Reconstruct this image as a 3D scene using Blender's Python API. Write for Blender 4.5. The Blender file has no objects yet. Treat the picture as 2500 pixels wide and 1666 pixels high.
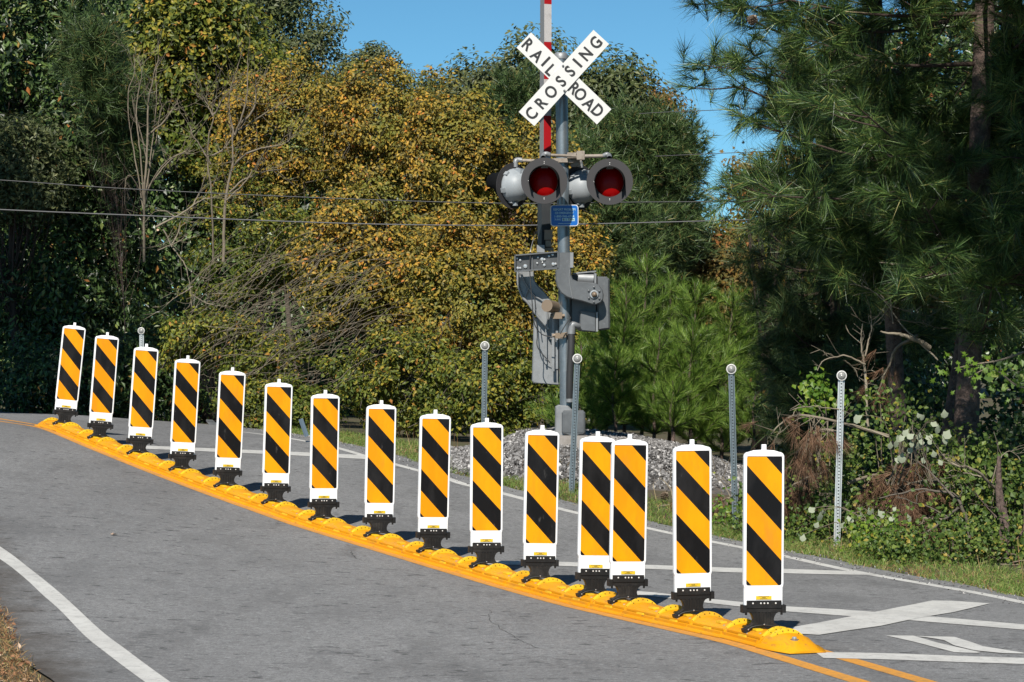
import bpy, bmesh, math, random
import numpy as np
from mathutils import Vector, Matrix, Euler

# ------------------------------------------------------------------ camera, sky, sun, exposure
scene = bpy.context.scene
F = 6200.0            # focal length in pixels of the 2500 px wide photograph
CAMZ = 1.9
cam_d = bpy.data.cameras.new("camera"); cam = bpy.data.objects.new("camera", cam_d)
scene.collection.objects.link(cam); scene.camera = cam
cam.location = (0, 0, CAMZ); cam.rotation_euler = (math.radians(90), 0, 0)
cam_d.sensor_width = 36.0; cam_d.lens = 36.0 * F / 2500.0
cam_d.clip_start = 0.1; cam_d.clip_end = 4000

SUN_EL, SUN_AZ = math.radians(43), math.radians(11)     # behind the camera, a little to its left
world = bpy.data.worlds.new("World"); scene.world = world; world.use_nodes = True
wn = world.node_tree.nodes; wl = world.node_tree.links
sky = wn.new("ShaderNodeTexSky"); sky.sky_type = 'NISHITA'; sky.sun_disc = False
sky.sun_elevation = SUN_EL; sky.sun_rotation = math.pi + SUN_AZ
sky.air_density = 1.0; sky.dust_density = 0.0; sky.ozone_density = 6.0; sky.altitude = 4500
bg = wn["Background"]; bg.inputs[1].default_value = 0.078
tint = wn.new("ShaderNodeMix"); tint.data_type = 'RGBA'; tint.blend_type = 'MULTIPLY'; tint.inputs["Factor"].default_value = 1.0
tint.inputs["B"].default_value = (.82, 1.17, 1.02, 1)      # the deep, slightly green blue of the whole sky in the photograph
wl.new(sky.outputs[0], tint.inputs["A"]); wl.new(tint.outputs["Result"], bg.inputs[0])
sun_d = bpy.data.lights.new("sun", 'SUN'); sun = bpy.data.objects.new("sun", sun_d)
scene.collection.objects.link(sun); sun_d.energy = 5.0; sun_d.angle = math.radians(0.53)
sun_d.color = (1.0, 0.95, 0.86)
ldir = Vector((math.sin(SUN_AZ) * math.cos(SUN_EL), math.cos(SUN_AZ) * math.cos(SUN_EL), -math.sin(SUN_EL)))
sun.rotation_euler = ldir.to_track_quat('-Z', 'Y').to_euler(); sun.location = (-6, -10, 20)
vs = scene.view_settings; vs.view_transform = 'Standard'; vs.look = 'None'; vs.exposure = 0.35; vs.gamma = 1.0
vs.use_curve_mapping = False
scene.render.engine = 'CYCLES'
scene.cycles.max_bounces = 6; scene.cycles.diffuse_bounces = 2; scene.cycles.transmission_bounces = 3
scene.cycles.transparent_max_bounces = 4

col = scene.collection
rng = np.random.default_rng(7)
random.seed(7)

# ------------------------------------------------------------------ mesh building helpers
class MB:
    """collects vertex/face arrays (each batch with one face size) and links them as ONE mesh object"""
    def __init__(s): s.V = []; s.Fb = []; s.n = 0
    def add(s, v, f, m=0, smooth=False):
        v = np.asarray(v, dtype=np.float64).reshape(-1, 3)
        if isinstance(f, np.ndarray): s.Fb.append((f + s.n, m, smooth))
        else:
            by = {}
            for q in f: by.setdefault(len(q), []).append(q)
            for k, q in by.items(): s.Fb.append((np.array(q, dtype=np.int64) + s.n, m, smooth))
        s.V.append(v); s.n += len(v)
        return s
    def mesh(s, name, mats):
        me = bpy.data.meshes.new(name)
        V = np.concatenate(s.V) if s.V else np.zeros((0, 3))
        me.vertices.add(len(V)); me.vertices.foreach_set("co", V.astype(np.float32).ravel())
        tot = [np.full(len(f), f.shape[1]) for f, m, sm in s.Fb]
        lt = np.concatenate(tot); li = np.concatenate([f.ravel() for f, m, sm in s.Fb])
        me.loops.add(len(li)); me.loops.foreach_set("vertex_index", li.astype(np.int32))
        me.polygons.add(len(lt))
        ls = np.concatenate([[0], np.cumsum(lt)[:-1]])
        me.polygons.foreach_set("loop_start", ls.astype(np.int32))
        me.polygons.foreach_set("loop_total", lt.astype(np.int32))
        me.polygons.foreach_set("material_index", np.concatenate([np.full(len(f), m) for f, m, sm in s.Fb]).astype(np.int32))
        me.polygons.foreach_set("use_smooth", np.concatenate([np.full(len(f), sm) for f, m, sm in s.Fb]))
        for m in (mats if isinstance(mats, (list, tuple)) else [mats]): me.materials.append(m)
        me.update(calc_edges=True)
        return me
    def build(s, name, mats, parent=None, **kw):
        return link(name, s.mesh(name, mats), parent, **kw)

def link(name, data, parent=None, label=None, cat=None, group=None, kind=None, loc=None, rot=None):
    o = bpy.data.objects.new(name, data); col.objects.link(o)
    if parent is not None: o.parent = parent
    if loc is not None: o.location = loc
    if rot is not None: o.rotation_euler = rot
    if label: o["label"] = label
    if cat: o["category"] = cat
    if group: o["group"] = group
    if kind: o["kind"] = kind
    return o

def thing(name, label, cat, loc=(0, 0, 0), rot=None, group=None):
    return link(name, None, None, label, cat, group, None, loc, rot)

def copy_tree(o, parent=None, label=None):
    c = o.copy(); col.objects.link(c)
    if parent is not None: c.parent = parent
    if label: c["label"] = label
    for ch in list(o.children): copy_tree(ch, c)
    return c

def box(mb, c, s, m=0, R=None):
    c = np.array(c, float); s = np.array(s, float) / 2
    v = np.array([[x, y, z] for x in (-1, 1) for y in (-1, 1) for z in (-1, 1)]) * s
    if R is not None: v = v @ np.array(R).T
    mb.add(v + c, [(0, 1, 3, 2), (4, 6, 7, 5), (0, 4, 5, 1), (2, 3, 7, 6), (0, 2, 6, 4), (1, 5, 7, 3)], m)

def extrude(mb, outline, y0, y1, m=0, ch=0.0, ax='y', smooth_side=False):
    """polygon (a, z) pushed along y from y0 (front) to y1; ch chamfers the front edge"""
    P = np.array(outline, float); n = len(P)
    area = 0.5 * np.sum(P[:, 0] * np.roll(P[:, 1], -1) - np.roll(P[:, 0], -1) * P[:, 1])
    if area < 0: P = P[::-1]
    rings = []
    if ch > 0:
        d1 = P - np.roll(P, 1, 0); d2 = np.roll(P, -1, 0) - P
        n1 = np.stack([-d1[:, 1], d1[:, 0]], 1); n2 = np.stack([-d2[:, 1], d2[:, 0]], 1)
        n1 /= np.linalg.norm(n1, axis=1)[:, None] + 1e-9; n2 /= np.linalg.norm(n2, axis=1)[:, None] + 1e-9
        nn = n1 + n2; nn /= np.maximum(np.linalg.norm(nn, axis=1)[:, None], .3)
        rings.append((P + nn * ch, y0)); rings.append((P, y0 + ch * (1 if y1 > y0 else -1)))
    else: rings.append((P, y0))
    rings.append((P, y1))
    v = []
    for Q, y in rings:
        for a, z in Q: v.append((a, y, z) if ax == 'y' else (a, z, y))
    f = [tuple(range(n)), tuple(range((len(rings) - 1) * n, len(rings) * n))[::-1]]
    s = [(r * n + (i + 1) % n, r * n + i, (r + 1) * n + i, (r + 1) * n + (i + 1) % n) for r in range(len(rings) - 1) for i in range(n)]
    mb.add(v, f, m)
    Vn = mb.n - len(v)
    mb.Fb.append((np.array(s) + Vn, m, smooth_side))

def frame_for(d):
    d = d / (np.linalg.norm(d) + 1e-12)
    a = np.array([0, 0, 1.0]) if abs(d[2]) < .9 else np.array([1.0, 0, 0])
    x = np.cross(a, d); x /= np.linalg.norm(x); y = np.cross(d, x)
    return x, y

def tube(mb, pts, r, seg=6, m=0, cap=False, smooth=True):
    pts = np.array(pts, float); n = len(pts)
    r = np.broadcast_to(np.asarray(r, float), (n,)) if np.ndim(r) == 0 else np.interp(np.linspace(0, 1, n), np.linspace(0, 1, len(r)), r)
    t = np.gradient(pts, axis=0)
    x, y = frame_for(t[0]); ang = np.arange(seg) * 2 * np.pi / seg
    v = np.empty((n, seg, 3))
    for i in range(n):
        d = t[i] / (np.linalg.norm(t[i]) + 1e-12)
        x = x - d * np.dot(x, d); x /= np.linalg.norm(x) + 1e-12; y = np.cross(d, x)
        v[i] = pts[i] + r[i] * (np.cos(ang)[:, None] * x + np.sin(ang)[:, None] * y)
    k = np.arange(seg); k2 = (k + 1) % seg
    f = np.concatenate([np.stack([i * seg + k, i * seg + k2, (i + 1) * seg + k2, (i + 1) * seg + k], 1) for i in range(n - 1)])
    mb.add(v.reshape(-1, 3), f, m, smooth)
    if cap:
        mb.add(v[0], [tuple(range(seg))[::-1]], m); mb.add(v[-1], [tuple(range(seg))], m)

def lathe(mb, prof, seg, m=0, axis='y', c=(0, 0, 0), smooth=True, R=None):
    """profile (r, h) about an axis"""
    prof = np.array(prof, float); a = np.arange(seg) * 2 * np.pi / seg
    v = []
    for r, h in prof:
        for t in a:
            p = (r * math.cos(t), h, r * math.sin(t)) if axis == 'y' else (r * math.cos(t), r * math.sin(t), h)
            v.append(p)
    v = np.array(v)
    if R is not None: v = v @ np.array(R).T
    v = v + np.array(c)
    f = [(i * seg + j, i * seg + (j + 1) % seg, (i + 1) * seg + (j + 1) % seg, (i + 1) * seg + j) for i in range(len(prof) - 1) for j in range(seg)]
    mb.add(v, f, m, smooth)

def at(px, py, d):
    return np.array([(px - 1250) * d / F, d, CAMZ - (py - 833) * d / F])

def spline(pts, n):
    """Catmull-Rom through pts"""
    P = np.array(pts, float); k = len(P)
    if k == 2: return P[0] + (P[1] - P[0]) * np.linspace(0, 1, n)[:, None]
    Q = np.vstack([2 * P[0] - P[1], P, 2 * P[-1] - P[-2]])
    out = []
    for t in np.linspace(0, k - 1 - 1e-9, n):
        i = int(t); u = t - i; a, b, c, d = Q[i], Q[i + 1], Q[i + 2], Q[i + 3]
        out.append(.5 * (2 * b + (c - a) * u + (2 * a - 5 * b + 4 * c - d) * u * u + (3 * b - a - 3 * c + d) * u ** 3))
    return np.array(out)

# ------------------------------------------------------------------ materials
ALB = {"white_plastic": .9, "bare_twig": 1.0, "pine_bark": 1.0, "white_line_paint": .78, "black_sheet": .7}     # overall reflectance of each material
def mat(name, color, rough=.6, metal=0.0, spec=.5, noise=None, bump=None, coat=0.0, vary=False, stretch=None):
    k_ = ALB.get(name, .80)
    color = tuple(c * k_ for c in color); noise = [(a, tuple(c * k_ for c in b), lo, hi, st) for a, b, lo, hi, st in noise] if noise else None
    m = bpy.data.materials.new(name); m.use_nodes = True; n = m.node_tree.nodes; l = m.node_tree.links
    p = n["Principled BSDF"]; p.inputs["Roughness"].default_value = rough; p.inputs["Metallic"].default_value = metal
    p.inputs["Specular IOR Level"].default_value = spec; p.inputs["Coat Weight"].default_value = coat
    p.inputs["Base Color"].default_value = (*color, 1)
    tc = n.new("ShaderNodeTexCoord")
    vec = tc.outputs["Object"]
    if vary:     # every copy gets its own wear
        oi = n.new("ShaderNodeObjectInfo"); sc_ = n.new("ShaderNodeVectorMath"); sc_.operation = 'SCALE'; sc_.inputs[0].default_value = (37, 61, 23); l.new(oi.outputs["Random"], sc_.inputs["Scale"])
        ad = n.new("ShaderNodeVectorMath"); ad.operation = 'ADD'; l.new(vec, ad.inputs[0]); l.new(sc_.outputs[0], ad.inputs[1]); vec = ad.outputs[0]
    if noise:   # list of (scale, color2, lo, hi, strength)
        prev = None
        for sc, c2, lo, hi, st in noise:
            t = n.new("ShaderNodeTexNoise"); t.inputs["Scale"].default_value = sc; t.inputs["Detail"].default_value = 5
            t.inputs["Roughness"].default_value = .65; v_ = vec
            if stretch: mp = n.new("ShaderNodeMapping"); mp.inputs["Scale"].default_value = stretch; l.new(vec, mp.inputs[0]); v_ = mp.outputs[0]
            l.new(v_, t.inputs["Vector"])
            r = n.new("ShaderNodeMapRange"); r.inputs[1].default_value = lo; r.inputs[2].default_value = hi; r.inputs[4].default_value = st
            l.new(t.outputs[0], r.inputs[0])
            mx = n.new("ShaderNodeMix"); mx.data_type = 'RGBA'; l.new(r.outputs[0], mx.inputs["Factor"])
            if prev is None: mx.inputs["A"].default_value = (*color, 1)
            else: l.new(prev, mx.inputs["A"])
            mx.inputs["B"].default_value = (*c2, 1); prev = mx.outputs["Result"]
        l.new(prev, p.inputs["Base Color"])
    if bump:
        t = n.new("ShaderNodeTexNoise"); t.inputs["Scale"].default_value = bump[0]; t.inputs["Detail"].default_value = 4
        l.new(tc.outputs["Object"], t.inputs["Vector"])
        b = n.new("ShaderNodeBump"); b.inputs["Strength"].default_value = bump[1]; b.inputs["Distance"].default_value = bump[2]
        l.new(t.outputs[0], b.inputs["Height"]); l.new(b.outputs[0], p.inputs["Normal"])
    return m

def leafmat(name, stops, trans=.3, rough=.5, spec=.35, patch=None, patch_scale=.6):
    """colour differs from leaf to leaf (random per island), with larger patches of a second colour"""
    m = bpy.data.materials.new(name); m.use_nodes = True; n = m.node_tree.nodes; l = m.node_tree.links
    p = n["Principled BSDF"]; p.inputs["Roughness"].default_value = rough; p.inputs["Specular IOR Level"].default_value = spec
    g = n.new("ShaderNodeNewGeometry"); cr = n.new("ShaderNodeValToRGB"); cr.color_ramp.interpolation = 'LINEAR'
    e = cr.color_ramp.elements
    while len(e) < len(stops): e.new(.5)
    for i, (pos, c) in enumerate(stops): e[i].position = pos; e[i].color = (*c, 1)
    l.new(g.outputs["Random Per Island"], cr.inputs[0]); out = cr.outputs[0]
    if patch:
        tc = n.new("ShaderNodeTexCoord"); t = n.new("ShaderNodeTexNoise"); t.inputs["Scale"].default_value = patch_scale; t.inputs["Detail"].default_value = 3
        l.new(tc.outputs["Object"], t.inputs["Vector"])
        r = n.new("ShaderNodeMapRange"); r.inputs[1].default_value = .42; r.inputs[2].default_value = .62; r.inputs[4].default_value = patch[1]
        l.new(t.outputs[0], r.inputs[0]); mx = n.new("ShaderNodeMix"); mx.data_type = 'RGBA'
        l.new(r.outputs[0], mx.inputs["Factor"]); l.new(out, mx.inputs["A"]); mx.inputs["B"].default_value = (*patch[0], 1); out = mx.outputs["Result"]
    l.new(out, p.inputs["Base Color"])
    tr = n.new("ShaderNodeBsdfTranslucent"); l.new(out, tr.inputs[0])
    ms = n.new("ShaderNodeMixShader"); ms.inputs[0].default_value = trans
    l.new(p.outputs[0], ms.inputs[1]); l.new(tr.outputs[0], ms.inputs[2]); l.new(ms.outputs[0], n["Material Output"].inputs[0])
    return m

def asphalt_mat():
    m = bpy.data.materials.new("asphalt"); m.use_nodes = True; n = m.node_tree.nodes; l = m.node_tree.links
    p = n["Principled BSDF"]; p.inputs["Roughness"].default_value = .85; p.inputs["Specular IOR Level"].default_value = .25
    tc = n.new("ShaderNodeTexCoord")
    def noise(sc, det=4, ro=.6, scl=None, rot=0):
        t = n.new("ShaderNodeTexNoise"); t.inputs["Scale"].default_value = sc; t.inputs["Detail"].default_value = det; t.inputs["Roughness"].default_value = ro
        if scl:
            mp = n.new("ShaderNodeMapping"); mp.inputs["Scale"].default_value = scl; mp.inputs["Rotation"].default_value = (0, 0, rot)
            l.new(tc.outputs["Object"], mp.inputs[0]); l.new(mp.outputs[0], t.inputs["Vector"])
        else: l.new(tc.outputs["Object"], t.inputs["Vector"])
        return t.outputs[0]
    def rng_(o, a, b, c, d):
        r = n.new("ShaderNodeMapRange"); r.inputs[1].default_value = a; r.inputs[2].default_value = b; r.inputs[3].default_value = c; r.inputs[4].default_value = d
        l.new(o, r.inputs[0]); return r.outputs[0]
    def mix(f, a, b, mode='MIX'):
        mx = n.new("ShaderNodeMix"); mx.data_type = 'RGBA'; mx.blend_type = mode
        for s_, x in (("Factor", f), ("A", a), ("B", b)):
            if isinstance(x, (tuple, float, int)): mx.inputs[s_].default_value = (*x, 1) if isinstance(x, tuple) else x
            else: l.new(x, mx.inputs[s_])
        return mx.outputs["Result"]
    base = mix(rng_(noise(90, 3, .8), .3, .7, 0, 1), (.165, .165, .168), (.47, .47, .475))        # aggregate
    base = mix(rng_(noise(.55, 5), .38, .66, 0, .35), base, (.185, .185, .19))                  # broad tone
    # worn wheel paths and tyre scuffs running with the road
    base = mix(rng_(noise(3.2, 5, .7, (1.0, .35, 1), math.radians(22)), .56, .68, 0, .42), base, (.11, .11, .113))
    base = mix(rng_(noise(.35, 3, .5, (1, .25, 1), math.radians(22)), .5, .65, 0, .35), base, (.15, .15, .155))
    base = mix(rng_(noise(11, 3, .75, (.55, 1.0, 1)), .60, .66, 0, .8), base, (.06, .06, .061))
    base = mix(rng_(noise(34, 3, .75, (.45, 1.0, 1)), .645, .69, 0, .7), base, (.07, .07, .07))  # cracks and pits
    base = mix(rng_(noise(120, 1), .79, .82, 0, .9), base, (.75, .75, .74))                    # bright chips of stone
    base = mix(rng_(noise(26, 2, .8), .35, .65, 0, .42), base, (.10, .10, .104))
    base = mix(rng_(noise(19, 2, .8), .55, .72, 0, .45), base, (.44, .44, .445))
    base = mix(rng_(noise(1.4, 6, .75, (1.0, .45, 1), math.radians(22)), .52, .62, 0, .30), base, (.13, .13, .132))
    # soil washed onto the near left shoulder
    sp = n.new("ShaderNodeSeparateXYZ"); l.new(tc.outputs["Object"], sp.inputs[0])
    a1 = n.new("ShaderNodeMath"); a1.operation = 'MULTIPLY_ADD'; l.new(sp.outputs[1], a1.inputs[0]); a1.inputs[1].default_value = .287; l.new(sp.outputs[0], a1.inputs[2])
    a2 = n.new("ShaderNodeMath"); a2.operation = 'MULTIPLY_ADD'; l.new(noise(2.5, 5, .7), a2.inputs[0]); a2.inputs[1].default_value = .9; l.new(a1.outputs[0], a2.inputs[2])
    base = mix(rng_(a2.outputs[0], 1.78, 2.25, .85, 0), base, (.085, .070, .058))
    base = mix(1.0, base, (.76, .76, .758), 'MULTIPLY')
    l.new(base, p.inputs["Base Color"])
    b = n.new("ShaderNodeBump"); b.inputs["Strength"].default_value = .9; b.inputs["Distance"].default_value = .006
    l.new(noise(70, 4, .8), b.inputs["Height"]); l.new(b.outputs[0], p.inputs["Normal"])
    return m

M = {}
M['asphalt'] = asphalt_mat()
M['white_line'] = mat("white_line_paint", (.70, .69, .66), .75, noise=[(2.2, (.50, .49, .47), .45, .65, .55), (14, (.42, .41, .40), .5, .68, .6), (45, (.24, .24, .24), .60, .70, .75)])
M['yellow_line'] = mat("yellow_line_paint", (.78, .34, .045), .75, noise=[(3, (.60, .30, .07), .45, .62, .6), (18, (.42, .24, .09), .5, .66, .65), (50, (.22, .18, .13), .58, .68, .8)])
M['crack'] = mat("dark_crack", (.075, .074, .073), .95)  # even dark colour of the road cracks
M['ground'] = mat("verge_soil", (.10, .075, .045), .95, noise=[(1.3, (.07, .085, .03), .4, .6, .8), (9, (.17, .11, .07), .5, .7, .6)], bump=(14, .6, .03))
M['orange_sheet'] = mat("orange_reflective_sheet", (.93, .33, .0), .42, spec=.3, noise=[(5, (.98, .42, .0), .42, .62, .8), (9, (.72, .27, .02), .56, .72, .55), (30, (.45, .2, .06), .66, .76, .6)], vary=True, stretch=(1, 1, .28))
M['black_sheet'] = mat("black_sheet", (.008, .007, .007), .4, spec=.25, noise=[(5, (.028, .026, .026), .45, .65, .8), (16, (.11, .105, .10), .64, .74, .8), (45, (.16, .15, .14), .68, .76, .7)], vary=True, stretch=(1, 1, .35))
M['white_plastic'] = mat("white_plastic", (.93, .93, .93), .5, spec=.3, noise=[(5, (.83, .82, .79), .52, .72, .6), (22, (.58, .56, .52), .66, .78, .5)], vary=True, stretch=(1, 1, .4))
M['black_rubber'] = mat("black_rubber", (.012, .012, .012), .5, spec=.35, noise=[(12, (.032, .031, .03), .5, .7, .8), (5, (.05, .046, .042), .56, .7, .6)], vary=True)
M['curb_yellow'] = mat("curb_yellow_plastic", (.86, .355, .003), .5, spec=.3, noise=[(3, (.92, .43, .01), .42, .6, .8), (6, (.55, .24, .045), .52, .68, .6), (18, (.38, .19, .05), .58, .72, .75), (42, (.14, .10, .06), .64, .74, .8)], vary=True, stretch=(1.6, .6, 1.6))
M['rim_yellow'] = mat("rim_yellow_plastic", (.98, .64, .03), .45, spec=.3, noise=[(8, (.70, .36, .03), .5, .68, .7), (28, (.34, .2, .07), .62, .72, .6)], vary=True)
M['steel'] = mat("galvanised_steel", (.34, .38, .41), .40, .7, noise=[(9, (.24, .28, .31), .4, .65, .8), (50, (.45, .48, .5), .55, .75, .6)])
M['alum'] = mat("cast_aluminium", (.165, .175, .185), .5, .3, noise=[(5, (.115, .122, .13), .4, .65, .8), (28, (.24, .25, .26), .58, .75, .5)])
M['alum_light'] = mat("weathered_aluminium", (.33, .34, .35), .5, .35, noise=[(6, (.24, .25, .26), .45, .65, .8)])
M['lamp_case'] = mat("lamp_case_grey_paint", (.36, .39, .415), .5, noise=[(10, (.28, .31, .33), .5, .7, .6)])
M['plate_black'] = mat("lamp_plate_black_paint", (.048, .046, .049), .62, spec=.3)
M['hood_in'] = mat("hood_black_paint", (.010, .010, .010), .8, spec=.1)
M['tan_pipe'] = mat("oxidised_pipe", (.36, .31, .26), .6, .2, noise=[(20, (.24, .19, .15), .45, .65, .8)])
M['bronze'] = mat("bronze_fitting", (.28, .21, .15), .55, .3)
M['hose'] = mat("dark_hose", (.035, .035, .037), .6)
M['wire'] = mat("cable_sheath", (.05, .05, .052), .5)
M['wire_l'] = mat("bare_wire", (.12, .12, .125), .6, .0)
M['sign_white'] = mat("white_sign_sheet", (.80, .79, .77), .4, noise=[(10, (.7, .69, .67), .5, .7, .4)])
M['letter'] = mat("black_lettering", (.02, .02, .021), .5)
M['blue_sign'] = mat("blue_sign_sheet", (.0, .13, .52), .4)
M['blue_text'] = mat("pale_sign_text", (.45, .72, .85), .5)
M['arm_white'] = mat("gate_arm_white", (.58, .55, .54), .5, noise=[(12, (.42, .39, .38), .5, .7, .7)])
M['arm_red'] = mat("gate_arm_red", (.42, .008, .012), .4)
M['arm_side'] = mat("gate_arm_side", (.36, .35, .35), .5, .3)
M['concrete'] = mat("concrete", (.36, .33, .31), .9, noise=[(14, (.26, .23, .2), .45, .65, .7)])
M['bolt'] = mat("bright_bolt", (.75, .74, .72), .3, .7)
M['rivet'] = mat("pale_rivet", (.85, .84, .82), .4, .1)
M['sticker'] = mat("yellow_sticker", (.88, .58, .02), .5)
M['lens_disc'] = mat("reflector_lens", (.26, .26, .25), .35, noise=[(90, (.34, .34, .33), .4, .6, .8)])
M['lens_rim'] = mat("reflector_rim", (.78, .77, .74), .4)
M['bark'] = mat("pine_bark", (.13, .09, .075), .95, noise=[(14, (.06, .042, .035), .45, .6, .9), (40, (.25, .19, .16), .58, .7, .6)], bump=(22, .9, .03))
M['limb'] = mat("pine_limb_bark", (.075, .05, .04), .95)
M['bark_grey'] = mat("grey_bark", (.15, .125, .10), .95, noise=[(10, (.11, .09, .07), .45, .62, .8)])
M['twig'] = mat("bare_twig", (.20, .165, .12), .9, noise=[(6, (.11, .09, .065), .42, .62, .8)])
M['twig_pale'] = mat("pale_dead_twig", (.32, .27, .20), .9, noise=[(5, (.18, .145, .105), .42, .62, .8)])
M['stone'] = leafmat("ballast_stone", [(0, (.04, .037, .036)), (.35, (.12, .115, .113)), (.7, (.22, .212, .21)), (.93, (.34, .33, .325)), (1, (.58, .56, .54))], 0.0, .85, .3)

red = bpy.data.materials.new("red_lens"); red.use_nodes = True; p = red.node_tree.nodes["Principled BSDF"]
p.inputs["Base Color"].default_value = (.24, .0005, .0005, 1); p.inputs["Roughness"].default_value = .35; p.inputs["Specular IOR Level"].default_value = .15
M['red_lens'] = red

def upost_mat(name, c1, c2):
    """steel post with a row of punched holes every 25 mm down its face"""
    m = mat(name, c1, .5, .35, noise=[(10, c2, .4, .65, .8)]); n = m.node_tree.nodes; l = m.node_tree.links
    tc = n.new("ShaderNodeTexCoord"); sp = n.new("ShaderNodeSeparateXYZ"); l.new(tc.outputs["Object"], sp.inputs[0])
    md = n.new("ShaderNodeMath"); md.operation = 'FLOORED_MODULO'; md.inputs[1].default_value = .03; l.new(sp.outputs[2], md.inputs[0])
    sb = n.new("ShaderNodeMath"); sb.operation = 'SUBTRACT'; sb.inputs[1].default_value = .015; l.new(md.outputs[0], sb.inputs[0])
    cb = n.new("ShaderNodeCombineXYZ"); l.new(sp.outputs[0], cb.inputs[0]); l.new(sb.outputs[0], cb.inputs[2])
    ln = n.new("ShaderNodeVectorMath"); ln.operation = 'LENGTH'; l.new(cb.outputs[0], ln.inputs[0])
    ls = n.new("ShaderNodeMath"); ls.operation = 'LESS_THAN'; ls.inputs[1].default_value = .0068; l.new(ln.outputs["Value"], ls.inputs[0])
    pr = n["Principled BSDF"]; src = pr.inputs["Base Color"].links[0].from_socket
    mx = n.new("ShaderNodeMix"); mx.data_type = 'RGBA'; l.new(ls.outputs[0], mx.inputs["Factor"]); l.new(src, mx.inputs["A"])
    mx.inputs["B"].default_value = (.01, .01, .01, 1); l.new(mx.outputs["Result"], pr.inputs["Base Color"])
    return m
M['post_bright'] = upost_mat("galvanised_post", (.62, .66, .67), (.48, .53, .55))
M['post_dull'] = upost_mat("dull_steel_post", (.20, .25, .28), (.15, .19, .21))

# foliage
G1 = (.055, .085, .02); G2 = (.09, .125, .022); Y1 = (.36, .27, .035); Y2 = (.50, .30, .03); O1 = (.52, .19, .03)
M['gold'] = leafmat("golden_leaf", [(0, (.035, .034, .012)), (.25, (.14, .115, .026)), (.55, (.27, .192, .030)), (.82, (.43, .275, .034)), (.95, (.58, .30, .038)), (1, (.54, .16, .04))], .22, .55, .35, patch=((.18, .20, .032), .7), patch_scale=.9)
M['gold_green'] = leafmat("yellow_green_leaf", [(0, (.022, .032, .009)), (.4, (.11, .14, .024)), (.75, (.26, .27, .035)), (.95, (.40, .31, .04)), (1, (.52, .2, .05))], .35, .5, .35, patch=((.10, .15, .022), .6), patch_scale=.8)
M['dark_green'] = leafmat("dark_green_leaf", [(0, (.010, .020, .007)), (.5, (.046, .085, .022)), (.88, (.11, .18, .045)), (.975, (.20, .24, .06)), (1, (.5, .14, .04))], .22, .38, .5)
M['grey_green'] = leafmat("grey_green_leaf", [(0, (.045, .058, .024)), (.5, (.095, .115, .045)), (.9, (.16, .18, .08)), (1, (.26, .24, .08))], .25, .5, .4, patch=((.07, .095, .02), .6), patch_scale=.5)
M['red_brown'] = leafmat("rusty_leaf", [(0, (.09, .07, .025)), (.5, (.17, .12, .03)), (.85, (.30, .17, .04)), (1, (.40, .13, .04))], .3, .55, .3, patch=((.09, .11, .03), .7), patch_scale=.7)
M['needle'] = leafmat("pine_needle", [(0, (.012, .030, .010)), (.5, (.045, .095, .026)), (.84, (.12, .20, .045)), (.96, (.26, .34, .09)), (1, (.34, .24, .08))], .15, .4, .45)
M['needle_dark'] = leafmat("dark_pine_needle", [(0, (.015, .032, .012)), (.5, (.06, .105, .035)), (.9, (.14, .21, .065)), (1, (.28, .2, .07))], .15, .45, .4)
M['needle_young'] = leafmat("young_pine_needle", [(0, (.025, .06, .010)), (.5, (.13, .24, .03)), (1, (.34, .46, .09))], .3, .4, .45)
M['needle_dead'] = leafmat("dead_brown_needle", [(0, (.09, .05, .03)), (.5, (.19, .105, .065)), (1, (.30, .19, .12))], .2, .7, .2)
M['lime'] = leafmat("bright_green_leaf", [(0, (.05, .12, .014)), (.5, (.11, .21, .022)), (.9, (.21, .30, .035)), (1, (.36, .34, .05))], .4, .45, .4)
M['vine'] = leafmat("vine_leaf", [(0, (.04, .08, .015)), (.5, (.09, .15, .03)), (.9, (.18, .24, .045)), (1, (.38, .28, .05))], .35, .5, .35)
M['pale_leaf'] = leafmat("pale_vine_leaf_underside", [(0, (.22, .26, .18)), (.5, (.34, .38, .27)), (1, (.48, .5, .38))], .3, .6, .3)
M['grass'] = leafmat("grass_blade", [(0, (.09, .16, .03)), (.5, (.16, .26, .05)), (.85, (.27, .32, .09)), (1, (.42, .36, .17))], .3, .55, .3)
M['dry_grass'] = leafmat("dry_grass_blade", [(0, (.22, .11, .05)), (.5, (.40, .22, .10)), (.8, (.55, .38, .20)), (1, (.20, .24, .06))], .3, .6, .3)
M['litter'] = leafmat("fallen_leaf", [(0, (.16, .07, .04)), (.6, (.33, .17, .09)), (1, (.6, .45, .33))], .1, .7, .2)

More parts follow.
